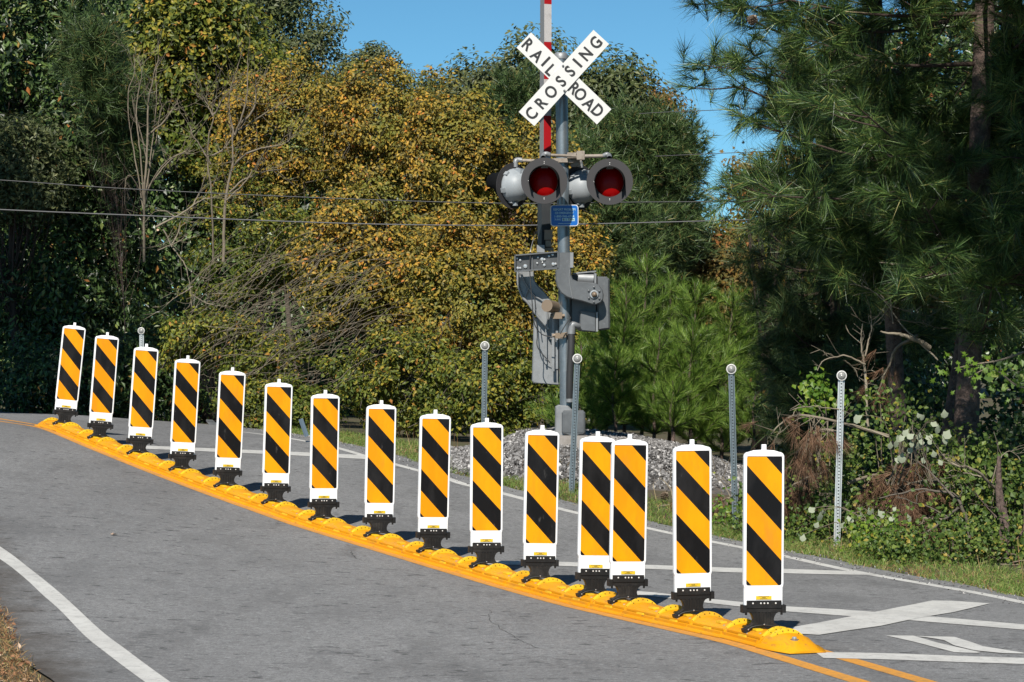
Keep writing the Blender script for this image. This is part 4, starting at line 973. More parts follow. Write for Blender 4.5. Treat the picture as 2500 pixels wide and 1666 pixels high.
def broadleaf(name, label, base, crowns, m, nleaf, lsize, r0=.12, clump=.38, seed=0, group=None, cat="tree", bark='bark_grey', front=.55, droop=.5, aspect=.55, ntop=22, gap=0.0, per=70, shell=.38, twigs=0):
    global rng; keep = rng; rng = np.random.default_rng(seed + 100)
    bx_, by_ = base; bz_ = ground_z(bx_, by_); o = thing(name, label, cat, loc=(bx_, by_, bz_), group=group); B = np.array([bx_, by_, bz_])
    vol = np.array([np.prod(r) ** (2 / 3) for c, r in crowns]); vol /= vol.sum(); nc = max(8, nleaf // per); C = []; Rn = []
    for (c, r), f_ in zip(crowns, vol):
        k = int(nc * f_) + 1; u = unit(rng.normal(size=(k * 2, 3)))
        keepm = (rng.random(k * 2) < np.where(u[:, 1] < .25, 1, 1 - front)); u = u[keepm][:k]
        # uneven outline: a few low-frequency bulges and bites
        ph = rng.uniform(0, 6.28, 6); bulge = 1 + .14 * np.sin(u[:, 0] * 4 + ph[0]) * np.sin(u[:, 2] * 5 + ph[1]) + .13 * np.sin(u[:, 0] * 9 + ph[2]) * np.cos(u[:, 2] * 8 + ph[3])
        rad = rng.uniform(shell, 1.0, len(u)) ** .7 * bulge; rad = np.where(rng.random(len(u)) < .10, rad * rng.uniform(1.04, 1.2, len(u)), rad); C.append(c + u * rad[:, None] * r); Rn.append(u)
    C = np.concatenate(C); U = np.concatenate(Rn); ok = C[:, 2] > GZ(C[:, 0], C[:, 1]) + .08; C, U = C[ok], U[ok]
    if gap > 0: C, U = C[: int(len(C) * (1 - gap))], U[: int(len(U) * (1 - gap))]
    k = max(1, nleaf // len(C)); n = len(C) * k
    sc = np.repeat(rng.uniform(.55, 1.25, len(C)), k)[:, None] * clump
    off = rng.normal(0, 1, (n, 3)); off = off / (np.linalg.norm(off, axis=1)[:, None]) * rng.uniform(.2, 1, (n, 1)) ** .5
    P = np.repeat(C, k, 0) + off * sc * np.array([1, 1, .72]); N = off * .6 + np.repeat(U, k, 0) * .4 + np.array([0, -.25, .45])
    mb = MB(); leaf_quads(mb, P - B, N, lsize, 0, aspect, droop); cr = mb.build("crown", M[m], o, kind='stuff')
    mb = MB(); sel = C[rng.permutation(len(C))[:ntop]]; cc = sum(c * f_ for (c, r), f_ in zip(crowns, vol)); limbs(mb, np.zeros(3), sel - B, r0, trunk_to=cc + np.array([0, 0, .3 * crowns[0][1][2]]) - B)
    if twigs:
        for q in C[rng.permutation(len(C))[:twigs]]:
            d = unit(rng.normal(0, .5, 3) + np.array([.25, -.3, .9])); L_ = rng.uniform(.4, 1.0); tube(mb, spline([q - B - d * L_ * .5, q - B + rng.normal(0, .05, 3), q - B + d * L_ * .5 + rng.normal(0, .08, 3)], 6), [.006, .002], 3)
    mb.build("trunk", M[bark], o); rng = keep; return o

# ---- the golden and green woods behind the road
BG = "trees of the wood behind the crossing"
GS = "golden autumn trees massed behind the crossing"
gold = [
 ("golden tree with the tallest yellow crown beside the dark pine at upper left", (-3.6, 44.0), [ell(700, 330, 190, 185, 43)], 'gold', 15000),
 ("golden autumn tree whose rounded crown fills the middle of the picture", (-1.9, 42.0), [ell(935, 330, 165, 165, 41)], 'gold', 14000),
 ("golden autumn tree just left of the signal lamps", (-.9, 41.0), [ell(1120, 400, 150, 205, 40)], 'gold', 14000),
 ("golden tree directly behind the crossbuck mast, thin towards the right", (.5, 41.5), [ell(1300, 520, 150, 230, 40.5)], 'gold', 13000),
 ("olive golden tree low in the middle, under the wires", (-2.2, 39.5), [ell(900, 640, 190, 190, 38.5)], 'gold', 14000),
 ("golden green tree low behind the reflector post beside the mast", (-.6, 38.5), [ell(1140, 730, 170, 200, 37.5)], 'gold', 13000),
 ("small golden tree right of the mast below the lamps", (1.0, 39.0), [ell(1385, 740, 110, 200, 38)], 'gold', 8000),
 ("olive tree thin with bare stems above the fifth panel from the left", (-4.0, 41.0), [ell(620, 600, 180, 170, 40)], 'gold_green', 9000),
 ("yellow green bush over the road shoulder left of the gravel bank", (-1.3, 35.0), [ell(985, 935, 190, 125, 34.5)], 'gold_green', 11000),
 ("yellow green bush right behind the gravel bank and counterweight", (.1, 34.0), [ell(1215, 950, 150, 130, 33.5)], 'gold_green', 9000),
 ("yellow flecked bush above the sixth panel from the right", (-3.0, 37.0), [ell(640, 900, 130, 110, 36)], 'gold_green', 6500),
 ("low yellow bush with bright leaves behind the fourth panel from the left", (-3.9, 36.5), [ell(500, 840, 120, 85, 36)], 'gold_green', 5000),
 ("low green and yellow bush above the far white edge line", (-3.3, 36.0), [ell(690, 1010, 150, 70, 35.5)], 'gold_green', 5500),
]
for i, (lab, b, cr, m, n) in enumerate(gold):
    broadleaf("maple_tree" if cr[0][0][2] > 2.2 else "bush", lab, b, cr, m, int(n * (1.4 if m == 'gold' else 1.1)), .070 if m == 'gold' else .066, r0=.07, clump=.24, seed=i, group=GS, cat="tree" if cr[0][0][2] > 2.2 else "bush", twigs=70, per=62 if m == 'gold' else 95)
back = [
 ("tall dark green broadleaf tree filling the upper left corner", (-8.2, 43), [ell(60, 160, 230, 330, 42)], 'dark_green', 17000, .15, .45),
 ("dark green tree with red flecks left of the bare dead trees", (-6.8, 41.5), [ell(200, 380, 150, 180, 40.5)], 'dark_green', 9000, .14, .42),
 ("green tree with pale olive leaves at the left edge under the tall dark tree", (-7.6, 40), [ell(30, 420, 140, 130, 39)], 'grey_green', 8000, .10, .4),
 ("dark tree deep in shade at the lower left", (-7.4, 41), [ell(140, 700, 280, 210, 40.5)], 'dark_green', 14000, .12, .4),
 ("shaded dark bush behind the three farthest panels", (-6.0, 38.5), [ell(190, 930, 260, 110, 38)], 'dark_green', 9000, .10, .35),
 ("dark bush between the farthest panels and the yellow bush", (-4.6, 39), [ell(400, 900, 130, 130, 38.5)], 'dark_green', 6500, .09, .35),
 ("tall yellow green tree reaching the top edge left of the pine", (-5.6, 50), [ell(480, 170, 210, 260, 48)], 'gold_green', 15000, .13, .5),
 ("big dark green oak at the top left of the open sky", (-4.6, 58), [ell(690, 70, 135, 190, 56), ell(600, 10, 130, 130, 57)], 'grey_green', 14000, .13, .5),
 ("small round dark treetop standing up against the sky, left of centre", (-2.9, 62), [ell(915, 190, 62, 72, 60), ell(860, 190, 60, 50, 60)], 'grey_green', 4200, .12, .4),
 ("low dark treetop at the lowest notch of the skyline", (-1.8, 62), [ell(1020, 220, 60, 62, 60), ell(1100, 250, 90, 70, 61)], 'grey_green', 4200, .12, .4),
 ("large grey green tree behind the crossbuck sign", (.8, 52), [ell(1320, 235, 160, 150, 50), ell(1180, 240, 110, 95, 50.5), ell(1470, 260, 110, 135, 50)], 'grey_green', 19000, .13, .5),
 ("rusty tinged tree right of the crossbuck behind the pines", (2.6, 54), [ell(1560, 300, 85, 100, 52)], 'red_brown', 5500, .12, .45),
 ("rusty brown and green tree behind the young pines", (3.2, 44), [ell(1760, 690, 110, 110, 43)], 'red_brown', 7500, .11, .4),
 ("distant green yellow tree under the patch of sky on the right", (5.4, 60), [ell(1850, 620, 130, 100, 58)], 'gold_green', 7000, .13, .5),
 ("dim tree far behind the young pines", (2.2, 48), [ell(1620, 640, 170, 190, 47)], 'grey_green', 8000, .12, .45),
 ("orange tinged slender tree at the left fringe of the big pine", (3.3, 34), [ell(1850, 440, 62, 85, 33), ell(1950, 470, 80, 110, 33.5)], 'red_brown', 4500, .085, .28),
 ("dark tree deep behind the big pines at the right edge", (6.2, 36), [ell(2330, 480, 330, 420, 35)], 'dark_green', 16000, .12, .45),
 ("dark undergrowth tree behind the brush pile", (4.6, 31.5), [ell(2080, 960, 230, 260, 31)], 'dark_green', 9000, .08, .32),
]
for i, (lab, b, cr, m, n, ls, cl) in enumerate(back):
    broadleaf("woodland_tree" if cr[0][0][2] > 2.2 else "bush", lab, b, cr, m, int(n * 1.15), ls * .92, r0=.11, bark='limb', clump=cl, seed=40 + i, group=BG, cat="tree" if cr[0][0][2] > 2.2 else "bush", per=75, droop=.9 if m == 'dark_green' else .5, aspect=.42 if m != 'gold_green' else .55, ntop=26)

# far wood closing the gaps low down
n = 62000; X = rng.uniform(-17, 17, n); Y = rng.uniform(68, 74, n)
sky_px = np.interp(1250 + X * F / 70, [-300, 560, 600, 800, 950, 1080, 1150, 1500, 1650, 1730, 1900, 2000, 2100, 2800], [-80, -80, 170, 200, 250, 285, 260, 280, 450, 590, 600, 330, 80, -80])
top = CAMZ - (sky_px - 833) * 70 / F + .3 * np.sin(X * 2.1) + .2 * np.sin(X * 5.3); Z = rng.uniform(0, 1, n) ** .9 * top
mb = MB(); leaf_quads(mb, np.stack([X, Y, Z], 1), np.tile([0, -1, .4], (n, 1)), .27, 0, .7, .3); mb.build("far_woods", M['dark_green'], kind='stuff', label="dark mass of distant woods closing the view between the trees", cat="woods")
n = 120000; X = rng.uniform(-13, 2.5, n); Y = rng.uniform(47.5, 50.5, n); Z = rng.uniform(0, 1, n) ** .9 * np.interp(X, [-13, -6, -3, 0, 2.5], [9, 8.5, 5.5, 4.5, 3.5])
mb = MB(); leaf_quads(mb, np.stack([X, Y, Z], 1), np.tile([0, -1, .4], (n, 1)), .115, 0, .7, .3); mb.build("wood_understorey", M['dark_green'], kind='stuff', label="dim understorey of the wood behind the golden trees", cat="woods")
# unseen tall trees added past the left edge to shade the lower left
broadleaf("woodland_tree", "tall unseen tree added past the left edge to shade the lower left", (-9.8, 29), [(np.array([-9.6, 28.5, 9.5]), np.array([2.6, 3.0, 4.2]))], 'dark_green', 15000, .2, r0=.25, clump=.7, seed=90, group=BG, front=0.0)
broadleaf("woodland_tree", "second tall unseen tree added past the left edge to shade the lower left", (-11.5, 33), [(np.array([-10.6, 32, 8.5]), np.array([2.4, 2.8, 4.4]))], 'dark_green', 13000, .2, r0=.25, clump=.7, seed=91, group=BG, front=0.0)

# ---- pines
def pine_puffs(name, label, base, crowns, m, npuff, k, L, w, r0=.14, seed=0, group=None, spread=.9):
    """distant pine: branches ending in rounded puffs of needles"""
    global rng; keep = rng; rng = np.random.default_rng(seed + 300); bx_, by_ = base; bz_ = ground_z(bx_, by_); B = np.array([bx_, by_, bz_])
    o = thing(name, label, "pine tree", loc=tuple(B), group=group); C = []; U = []
    vol = np.array([np.prod(r) ** (2 / 3) for c, r in crowns]); vol /= vol.sum()
    for (c, r), f_ in zip(crowns, vol):
        n = int(npuff * f_); u = unit(rng.normal(size=(n, 3))); ph = rng.uniform(0, 6, 4)
        rad = rng.uniform(.45, 1.02, n) ** .6 * (1 + .13 * np.sin(u[:, 2] * 7 + ph[0]) * np.sin(u[:, 0] * 6 + ph[1])); C.append(c + u * rad[:, None] * r); U.append(u)
    C = np.concatenate(C); U = np.concatenate(U); cc = sum(c * f_ for (c, r), f_ in zip(crowns, vol))
    # each puff: several tufts
    t = 5; Ct = np.repeat(C, t, 0) + rng.normal(0, .13, (len(C) * t, 3)); Dt = unit(np.repeat(U, t, 0) * [1, 1, .4] + np.array([0, 0, .55]) + rng.normal(0, .3, (len(C) * t, 3)))
    mb = MB(); tufts(mb, Ct - B, Dt, k, L, w, spread); mb.build("needles", M[m], o, kind='stuff')
    mb = MB(); sel = C[rng.permutation(len(C))[:40]]; limbs(mb, np.zeros(3), sel - B, r0 * .6, trunk_to=cc + np.array([0, 0, .7 * crowns[0][1][2]]) - B); mb.build("trunk", M['bark'], o); rng = keep; return o
PG = "pine trees of the wood"
pine_puffs("pine_tree", "dark green pine right of the signal lamps, rounded top against the sky", (2.2, 44), [ell(1590, 420, 120, 150, 42), ell(1500, 360, 100, 100, 42), ell(1640, 370, 80, 90, 42), ell(1560, 560, 160, 130, 42)], 'needle_dark', 900, 22, .17, .012, seed=1, group=PG)
pine_puffs("pine_tree", "dark pine low behind the young pines and the mast", (1.4, 42), [ell(1490, 620, 130, 150, 41), ell(1440, 470, 60, 130, 41)], 'needle_dark', 560, 22, .17, .012, seed=2, group=PG)
pine_puffs("pine_tree", "pine between the two trees at the upper left, with grey green puffs", (-5.9, 39), [ell(225, 130, 60, 70, 38.5), ell(255, 220, 60, 60, 38.5), ell(290, 330, 50, 90, 39)], 'needle_dark', 200, 26, .24, .012, r0=.02, seed=3, group=PG)
pine_puffs("pine_tree", "green pine patch just left of the crossbuck sign", (-.2, 46), [ell(1270, 250, 70, 70, 45)], 'needle_dark', 160, 22, .18, .012, seed=4, group=PG)

def young_pine(name, label, x, y, top, group, seed, spread=1.0, dens=390):
    global rng; keep = rng; rng = np.random.default_rng(seed + 500); z0 = ground_z(x, y); H = top - z0; o = thing(name, label, "young pine", loc=(x, y, z0), group=group)
    mb = MB(); nb = MB(); lean = rng.normal(0, .04, 2); ld = lambda t: np.array([lean[0] * t * H + .02 * math.sin(t * 9), lean[1] * t * H, t * H])
    tube(mb, [ld(t) for t in np.linspace(0, 1, 12)], [.03, .018, .008], 6)
    segs = [(ld(1 - .38 / H), ld(1.0))]
    h = H - .28
    while h > .12:
        frac = 1 - h / H; nbm = rng.integers(5, 8); Lb = (.20 + .62 * frac ** .8) * spread * rng.uniform(.85, 1.1)
        for a in np.arange(nbm) * 2 * math.pi / nbm + rng.uniform(0, 6):
            l_ = Lb * rng.uniform(.7, 1.15); s = ld(h / H); el = rng.uniform(.5, .95) * (1 - .3 * frac); dirh = np.array([math.cos(a), math.sin(a), 0])
            e = s + dirh * l_ * math.cos(el) + np.array([0, 0, l_ * math.sin(el)]); mid = (s + e) / 2 + np.array([0, 0, -.07 * l_]); P = spline([s, mid, e], 6); tube(mb, P, [.009, .004], 3)
            for q in range(5): segs.append((P[q], P[q + 1]))
            if l_ > .35:
                for w_ in (1, -1):
                    s2 = P[2]; d2 = dirh * .7 + w_ * .55 * np.array([-dirh[1], dirh[0], 0]) + np.array([0, 0, .8]); segs.append((s2, s2 + unit(d2) * l_ * .42))
        h -= rng.uniform(.20, .30)
    S = np.array([a for a, b in segs]); E_ = np.array([b for a, b in segs]); Ln = np.linalg.norm(E_ - S, axis=1); cnt = np.maximum(4, (Ln * dens).astype(int)); idx = np.repeat(np.arange(len(S)), cnt)
    t = rng.random(len(idx))[:, None]; Bp = S[idx] * (1 - t) + E_[idx] * t; Dd = unit(E_[idx] - S[idx]); V = unit(Dd * 1.0 + unit(rng.normal(size=Bp.shape)) * .66 + np.array([0, 0, .15]))
    needles(nb, Bp, V, rng.uniform(.11, .19, len(Bp)), .0052, 0, .05); nb.build("needles", M['needle_young'], o, kind='stuff'); mb.build("stem", M['bark'], o); rng = keep; return o
YG = "young bright green pines behind the gravel bank"
yp = [(1563, 618, 33.5, "tallest young pine with a pointed leader, beside the signal mechanism"), (1480, 668, 33, "slim young pine just right of the signal mechanism box"), (1632, 668, 34, "young pine with the second highest tip, right of the tallest one"),
      (1520, 690, 32.5, "young pine leaning close in front of the tallest one, on its left"), (1695, 690, 33.5, "young pine with a brownish tip in the middle of the group"), (1765, 700, 34, "young pine at the group's right, against the rusty tree"), (1850, 650, 34.5, "young pine half in shade at the right end of the group"),
      (1420, 830, 31.8, "low young pine beside the mast, just above the junction box"), (1590, 800, 31.6, "bushy young pine in front, low at the centre of the group"), (1500, 850, 31.4, "small young pine in front, over the gravel bank's middle"), (1680, 790, 31.6, "bushy young pine in front of the second reflector post from the right"), (1760, 840, 31.8, "small young pine partly shaded beside the second reflector post"),
      (1840, 900, 31.2, "small dark young pine in deep shade left of the rightmost reflector post"), (1640, 930, 30.8, "lowest young pine at the gravel bank's right shoulder")]
for i, (px, py, d, lab) in enumerate(yp):
    p = at(px, py, d); young_pine("young_pine", lab, p[0], d, p[2], YG, i, spread=.95)

def big_pine(name, label, base, top, nbr, seed, lo, Lmax, r0, group, azb=None, k=62, sub=9, minL=.9, nm_='needle', lim=9.0):
    """long-needled pine seen from close by: limbs, side twigs, tufts of long needles"""
    global rng; keep = rng; rng = np.random.default_rng(seed + 700); bx_, by_ = base; z0 = ground_z(bx_, by_); B = np.array([bx_, by_, z0]); tp = np.array(top) - B
    o = thing(name, label, "pine tree", loc=tuple(B), group=group); tb = MB(); lb = MB(); nb = MB()
    tr = spline([np.zeros(3), tp * .4 + rng.normal(0, .06, 3) * [1, 1, 0], tp], 26); tube(tb, tr, [r0 * 1.25, r0, r0 * .85, r0 * .4], 12)
    TC = []; TD = []
    for b in range(nbr):
        h = rng.uniform(lo, tp[2] * .97); i = h / tp[2] * 25; s = tr[min(int(i), 24)]; a = (rng.uniform(0, 2 * math.pi) if rng.random() < .55 else rng.normal(-math.pi * .55, .8)) if azb is None else rng.choice(azb) + rng.normal(0, .5)
        l_ = Lmax * rng.uniform(.55, 1.0) * np.clip(1.15 - .85 * (h / tp[2]) ** 3, .3, 1); l_ = min(l_, lim * (1 if h + B[2] > 4.3 else .68)) if (h + B[2] < 5.6) else l_; l_ = max(l_, minL * .5); dh = np.array([math.cos(a), math.sin(a), 0])
        e = s + dh * l_ + np.array([0, 0, rng.uniform(-.02, .34) * l_]); P = spline([s, s + dh * l_ * .5 + np.array([0, 0, -.03 * l_ + rng.normal(0, .06)]), e], 12); tube(lb, P, [.026, .013, .006], 5)
        TC.append(P[-1]); TD.append(unit(P[-1] - P[-2]))
        for q in range(sub):
            t = rng.integers(3, 12); s2 = P[t - 1] + (P[min(t, 11)] - P[t - 1]) * rng.random(); sg = rng.choice([-1, 1]); side = np.array([-dh[1], dh[0], 0]) * sg; l2 = l_ * rng.uniform(.12, .34)
            e2 = s2 + (dh * .55 + side * rng.uniform(.3, 1) + np.array([0, 0, rng.uniform(-.25, .5)])) * l2; P2 = spline([s2, (s2 + e2) / 2 + np.array([0, 0, -.05 * l2]), e2], 5); tube(lb, P2, [.010, .005], 3)
            TC.append(e2); TD.append(unit(P2[-1] - P2[-2]))
            for _t in range(3):      # a knot of tufts round each shoot
                TC.append(P2[rng.integers(2, 5)] + rng.normal(0, .07, 3)); TD.append(unit(P2[-1] - P2[-2] + rng.normal(0, .45, 3) + np.array([0, 0, .15])))
    TC = np.array(TC); TD = np.array(TD); tufts(nb, TC, TD, k, .255, .0060, .6, 0, .10, False)
    nb.build("needles", M[nm_], o, kind='stuff'); tb.build("trunk", M['bark'], o); lb.build("branches", M['limb'], o); rng = keep; return o, TC + B
RG = "long needled pines at the right"
bp1, _ = big_pine("long_needled_pine", "large long needled pine whose trunk stands behind the brush pile, nearest of the three", (4.35, 24.6), (4.75, 24.4, 12.0), 88, 1, 3.3, 2.7, .105, RG, lim=2.3)
bp2, _ = big_pine("long_needled_pine", "slimmer pine trunk left of the nearest pine, forked at the brush pile", (4.05, 26.2), (3.5, 26.0, 11.0), 84, 2, 2.9, 2.35, .075, RG, lim=1.5)
bp3, _ = big_pine("long_needled_pine", "thin pine trunk between the other two pine trunks", (4.25, 25.5), (5.6, 25.8, 9.5), 44, 3, 3.3, 2.0, .065, RG)
bp4, _ = big_pine("long_needled_pine", "pine just beyond the right edge reaching its boughs into the picture", (6.6, 23.6), (6.6, 23.3, 9.5), 54, 4, 2.7, 2.2, .12, RG, azb=[math.pi * .9, math.pi * 1.1, math.pi * 1.4, 1.2])
bp5, _ = big_pine("long_needled_pine", "dark pine in shade between the young pines and the brush pile", (3.7, 29.3), (3.6, 29.3, 5.6), 50, 5, .5, 1.3, .06, RG, k=50, nm_='needle_dark')
bp6, _ = big_pine("long_needled_pine", "tall unseen pine added past the right edge, its high boughs placed to shade the trunks", (5.5, 20.2), (5.4, 20.2, 8.3), 120, 6, 6.0, 3.3, .12, RG, azb=[math.pi, math.pi * .85, math.pi * 1.1, math.pi * .7, 0.3], k=46, sub=12)  # unseen pine, added with a high crown to throw shade on the trunks
# pine cone on the bough at upper left
def cone(label, p, r=.035, L_=.075, nm="pine_cone"):
    mb = MB(); n = 60; ga = 2.39996
    for k in range(n):
        t = k / n; a = k * ga; rr = r * math.sin(math.pi * (.12 + .82 * t)) ** .8; z = L_ * (t - .5); c, s = math.cos(a), math.sin(a)
        b0 = np.array([c * rr * .4, s * rr * .4, z]); tip = np.array([c * rr * 1.15, s * rr * 1.15, z + .010]); sd = np.array([-s, c, 0]) * .008
        mb.add([b0 - sd, b0 + sd, tip + sd * .8, tip - sd * .8, b0 - sd - [0, 0, .005], b0 + sd - [0, 0, .005], tip + sd * .8 - [0, 0, .006], tip - sd * .8 - [0, 0, .006]], [(0, 1, 2, 3), (7, 6, 5, 4), (0, 4, 5, 1), (1, 5, 6, 2), (2, 6, 7, 3)])
    o = mb.build(nm, M['bronze'], label=label, cat="pine cone"); o.location = tuple(p); o.rotation_euler = (.5, .4, 0); return o
cone("brown pine cone on a bough against the sky at the upper right", at(1837, 50, 23.0), .045, .09)
cone("pine cone lying on the gravel bank's right end", at(1622, 1212, 26.1), .04, .085)
cone("pine cone in the grass under the bright green shrub", at(2188, 1352, 22.6), .035, .09)

# ---- bare and dead trees
def stems(name, label, lines, d, r, m, cat="dead tree", sub=0, group=None, seed=0, sublen=.5):
    global rng; keep = rng; rng = np.random.default_rng(seed + 900); b = at(*lines[0][0], d); o = thing(name, label, cat, loc=tuple(b), group=group); mb = MB(); tw = MB()
    for i, l_ in enumerate(lines):
        dd = d + rng.normal(0, .12); P = np.array([at(*q, d if j == 0 else dd) for j, q in enumerate(l_)]) - b; P = spline(P, 6 * len(l_)); P[1:] += np.cumsum(rng.normal(0, .004, P[1:].shape), 0)
        rr = r * (1 if i == 0 else rng.uniform(.45, .75)); tube(mb, P, [rr, rr * .7, rr * .3], 6)
        for k in range(sub):
            j = rng.integers(len(P) // 3, len(P) - 1); t = unit(P[j] - P[j - 1]); dr = unit(t * .9 + rng.normal(0, .55, 3) * [1, .6, 1] + np.array([0, 0, .25])); L_ = sublen * rng.uniform(.4, 1.3)
            Q = spline([P[j], P[j] + dr * L_ * .5 + rng.normal(0, .03, 3), P[j] + dr * L_ + np.array([0, 0, .1 * L_])], 6); tube(tw, Q, [rr * .28, .002], 3)
            if rng.random() < .7: Q2 = Q[3]; d3 = unit(dr + rng.normal(0, .5, 3)); tube(tw, [Q2, Q2 + d3 * L_ * .4], [.005, .002], 3)
    mb.build("trunk", M[m], o)
    if sub: tw.build("twigs", M[m], o)
    rng = keep; return o
stems("dead_tree", "bare many stemmed dead tree left of the golden crowns", [[(352, 640), (352, 520), (357, 420), (360, 330), (361, 250), (372, 190), (384, 140)], [(352, 560), (348, 500), (330, 380), (316, 300), (316, 230), (330, 190), (328, 142)], [(352, 520), (345, 400), (335, 300), (336, 240), (346, 180), (338, 130)], [(352, 520), (365, 430), (385, 340), (395, 280), (402, 250)], [(357, 470), (372, 360), (382, 260), (380, 200), (384, 150)], [(356, 470), (400, 400), (440, 372), (478, 366)], [(360, 460), (400, 410), (432, 382), (470, 368)], [(380, 440), (405, 425), (420, 415)], [(362, 400), (345, 330), (330, 280), (322, 240)], [(362, 330), (395, 300), (420, 270), (434, 270)], [(350, 480), (320, 430), (306, 440), (300, 470)]], 37.2, .021, 'twig', sub=8, seed=1, sublen=.45)
stems("dead_tree", "taller bare dead tree standing before the golden crowns", [[(545, 640), (552, 500), (562, 440), (570, 400), (570, 350), (575, 320)], [(574, 330), (590, 285), (598, 240), (602, 180), (604, 130)], [(575, 325), (610, 300), (655, 272), (702, 246)], [(573, 330), (565, 290), (560, 230), (572, 180), (586, 138)], [(572, 405), (600, 378), (640, 366), (695, 352), (706, 325)], [(520, 640), (516, 460), (510, 400), (514, 330), (522, 285), (518, 255)], [(520, 285), (508, 258), (495, 232)], [(520, 282), (535, 262), (548, 240)], [(560, 470), (600, 440), (650, 420), (690, 414)], [(552, 490), (590, 455), (620, 410), (635, 395)], [(516, 380), (540, 365), (555, 350)], [(514, 400), (490, 360), (470, 330), (462, 310)], [(470, 505), (485, 475), (500, 440)], [(590, 300), (620, 270), (625, 245), (630, 200)]], 37.4, .025, 'twig', sub=9, seed=2, sublen=.5)
stems("dead_tree", "pale broken dead limb crossing behind the lower wire", [[(380, 555), (430, 530), (470, 500), (500, 488), (520, 490)], [(385, 612), (430, 590), (455, 570)], [(336, 606), (360, 605), (376, 603)], [(430, 530), (400, 518), (370, 520), (350, 545)], [(420, 600), (438, 560), (445, 540), (470, 545)], [(398, 560), (420, 600), (450, 640), (465, 690), (470, 740)], [(400, 515), (430, 520), (450, 525)], [(470, 700), (440, 715), (400, 740)], [(470, 720), (510, 740), (560, 745)]], 36.4, .016, 'twig_pale', sub=6, seed=3, sublen=.4)
# thicket of arching bare twigs
mb = MB(); b0 = at(600, 880, 36.2); keep = rng; rng = np.random.default_rng(31)
for k in range(300):
    px, py = rng.uniform(440, 860), rng.uniform(640, 960); L_ = rng.uniform(40, 210); a = rng.normal(.62, .42); dd = rng.uniform(34.6, 36.3) if px < 800 else rng.uniform(33.4, 35.5)
    q = [at(px, py, dd), at(px + L_ * .5 * math.cos(a), py - L_ * .5 * math.sin(a) - L_ * .06, dd - .1), at(px + L_ * math.cos(a * .75), py - L_ * math.sin(a * .85), dd - .15)]
    P = spline(q, 9) + rng.normal(0, .006, (9, 3)); tube(mb, P - b0, [rng.uniform(.0025, .006), .0018], 3)
mb.build("bare_thicket", M['twig'], label="tangle of arching bare twigs in front of the golden trees above the middle panels", cat="thicket", kind='thing', loc=tuple(b0))
rng = keep

# ---- wires
def wire(label, pts, d, r=.008, m='wire'):
    P = spline([at(px, py, dd) for (px, py), dd in zip(pts, d)], 60); mb = MB(); tube(mb, P - P[30], r, 5); o = mb.build("overhead_wire", M[m], label=label, cat="wire", group="overhead wires"); o.location = tuple(P[30])
wire("upper of the two wires crossing behind the signal lamps", [(-300, 424), (0, 440), (340, 463), (850, 486), (1250, 497), (1550, 494), (1880, 491), (2300, 480)], [32] * 8, .0065, 'wire')
wire("lower of the two wires crossing just under the blue sign", [(-300, 496), (0, 512), (350, 527), (850, 546), (1200, 551), (1360, 549), (1650, 542), (1900, 534), (2300, 515)], [31.5] * 9, .008, 'wire_l')
wire("thin wire at the top right between the sky and the pine", [(1560, 278), (1650, 273), (1830, 266), (2200, 250)], [34] * 4, .005, 'wire')
wire("thin wire below the top right one, entering the pine", [(1600, 382), (1750, 375), (1850, 371), (2200, 355)], [34] * 4, .005, 'wire')

# ---- brush pile and roadside plants at the lower right
def sprig_leaves(parent, B, pts, nrm, size, m, name="leaf", lobes=5, jag=.35, cnt=None):
    """each leaf an object of its own; one shared outline per call"""
    O = big_leaf(1.0, lobes, jag); mb = MB(); n = len(O); zc = np.array([.10 * abs(x) - .12 * y * y for x, y in O])
    top = np.stack([O[:, 0], O[:, 1], zc], 1); cen = np.array([[0, .4, .03]])
    mb.add(np.vstack([top, cen]), [(i, (i + 1) % n, n) for i in range(n)], 0, True); me = mb.mesh(name, M[m])
    for p, nn in zip(pts, nrm):
        s = size * random.uniform(.55, 1.1); z = Vector(nn).normalized(); d = Vector((random.gauss(0, .7), random.gauss(0, .3), -1)); x = d.cross(z).normalized(); y = z.cross(x)
        o = link(name, me, parent); o.matrix_parent_inverse.identity(); o.location = tuple(np.array(p) - B); o.rotation_euler = Matrix((x, y, z)).transposed().to_euler(); o.scale = (s, s, s)
def pn(px, py, d, jit=0): return at(px, py, d) + rng.normal(0, jit, 3) * [0, 1, 0]

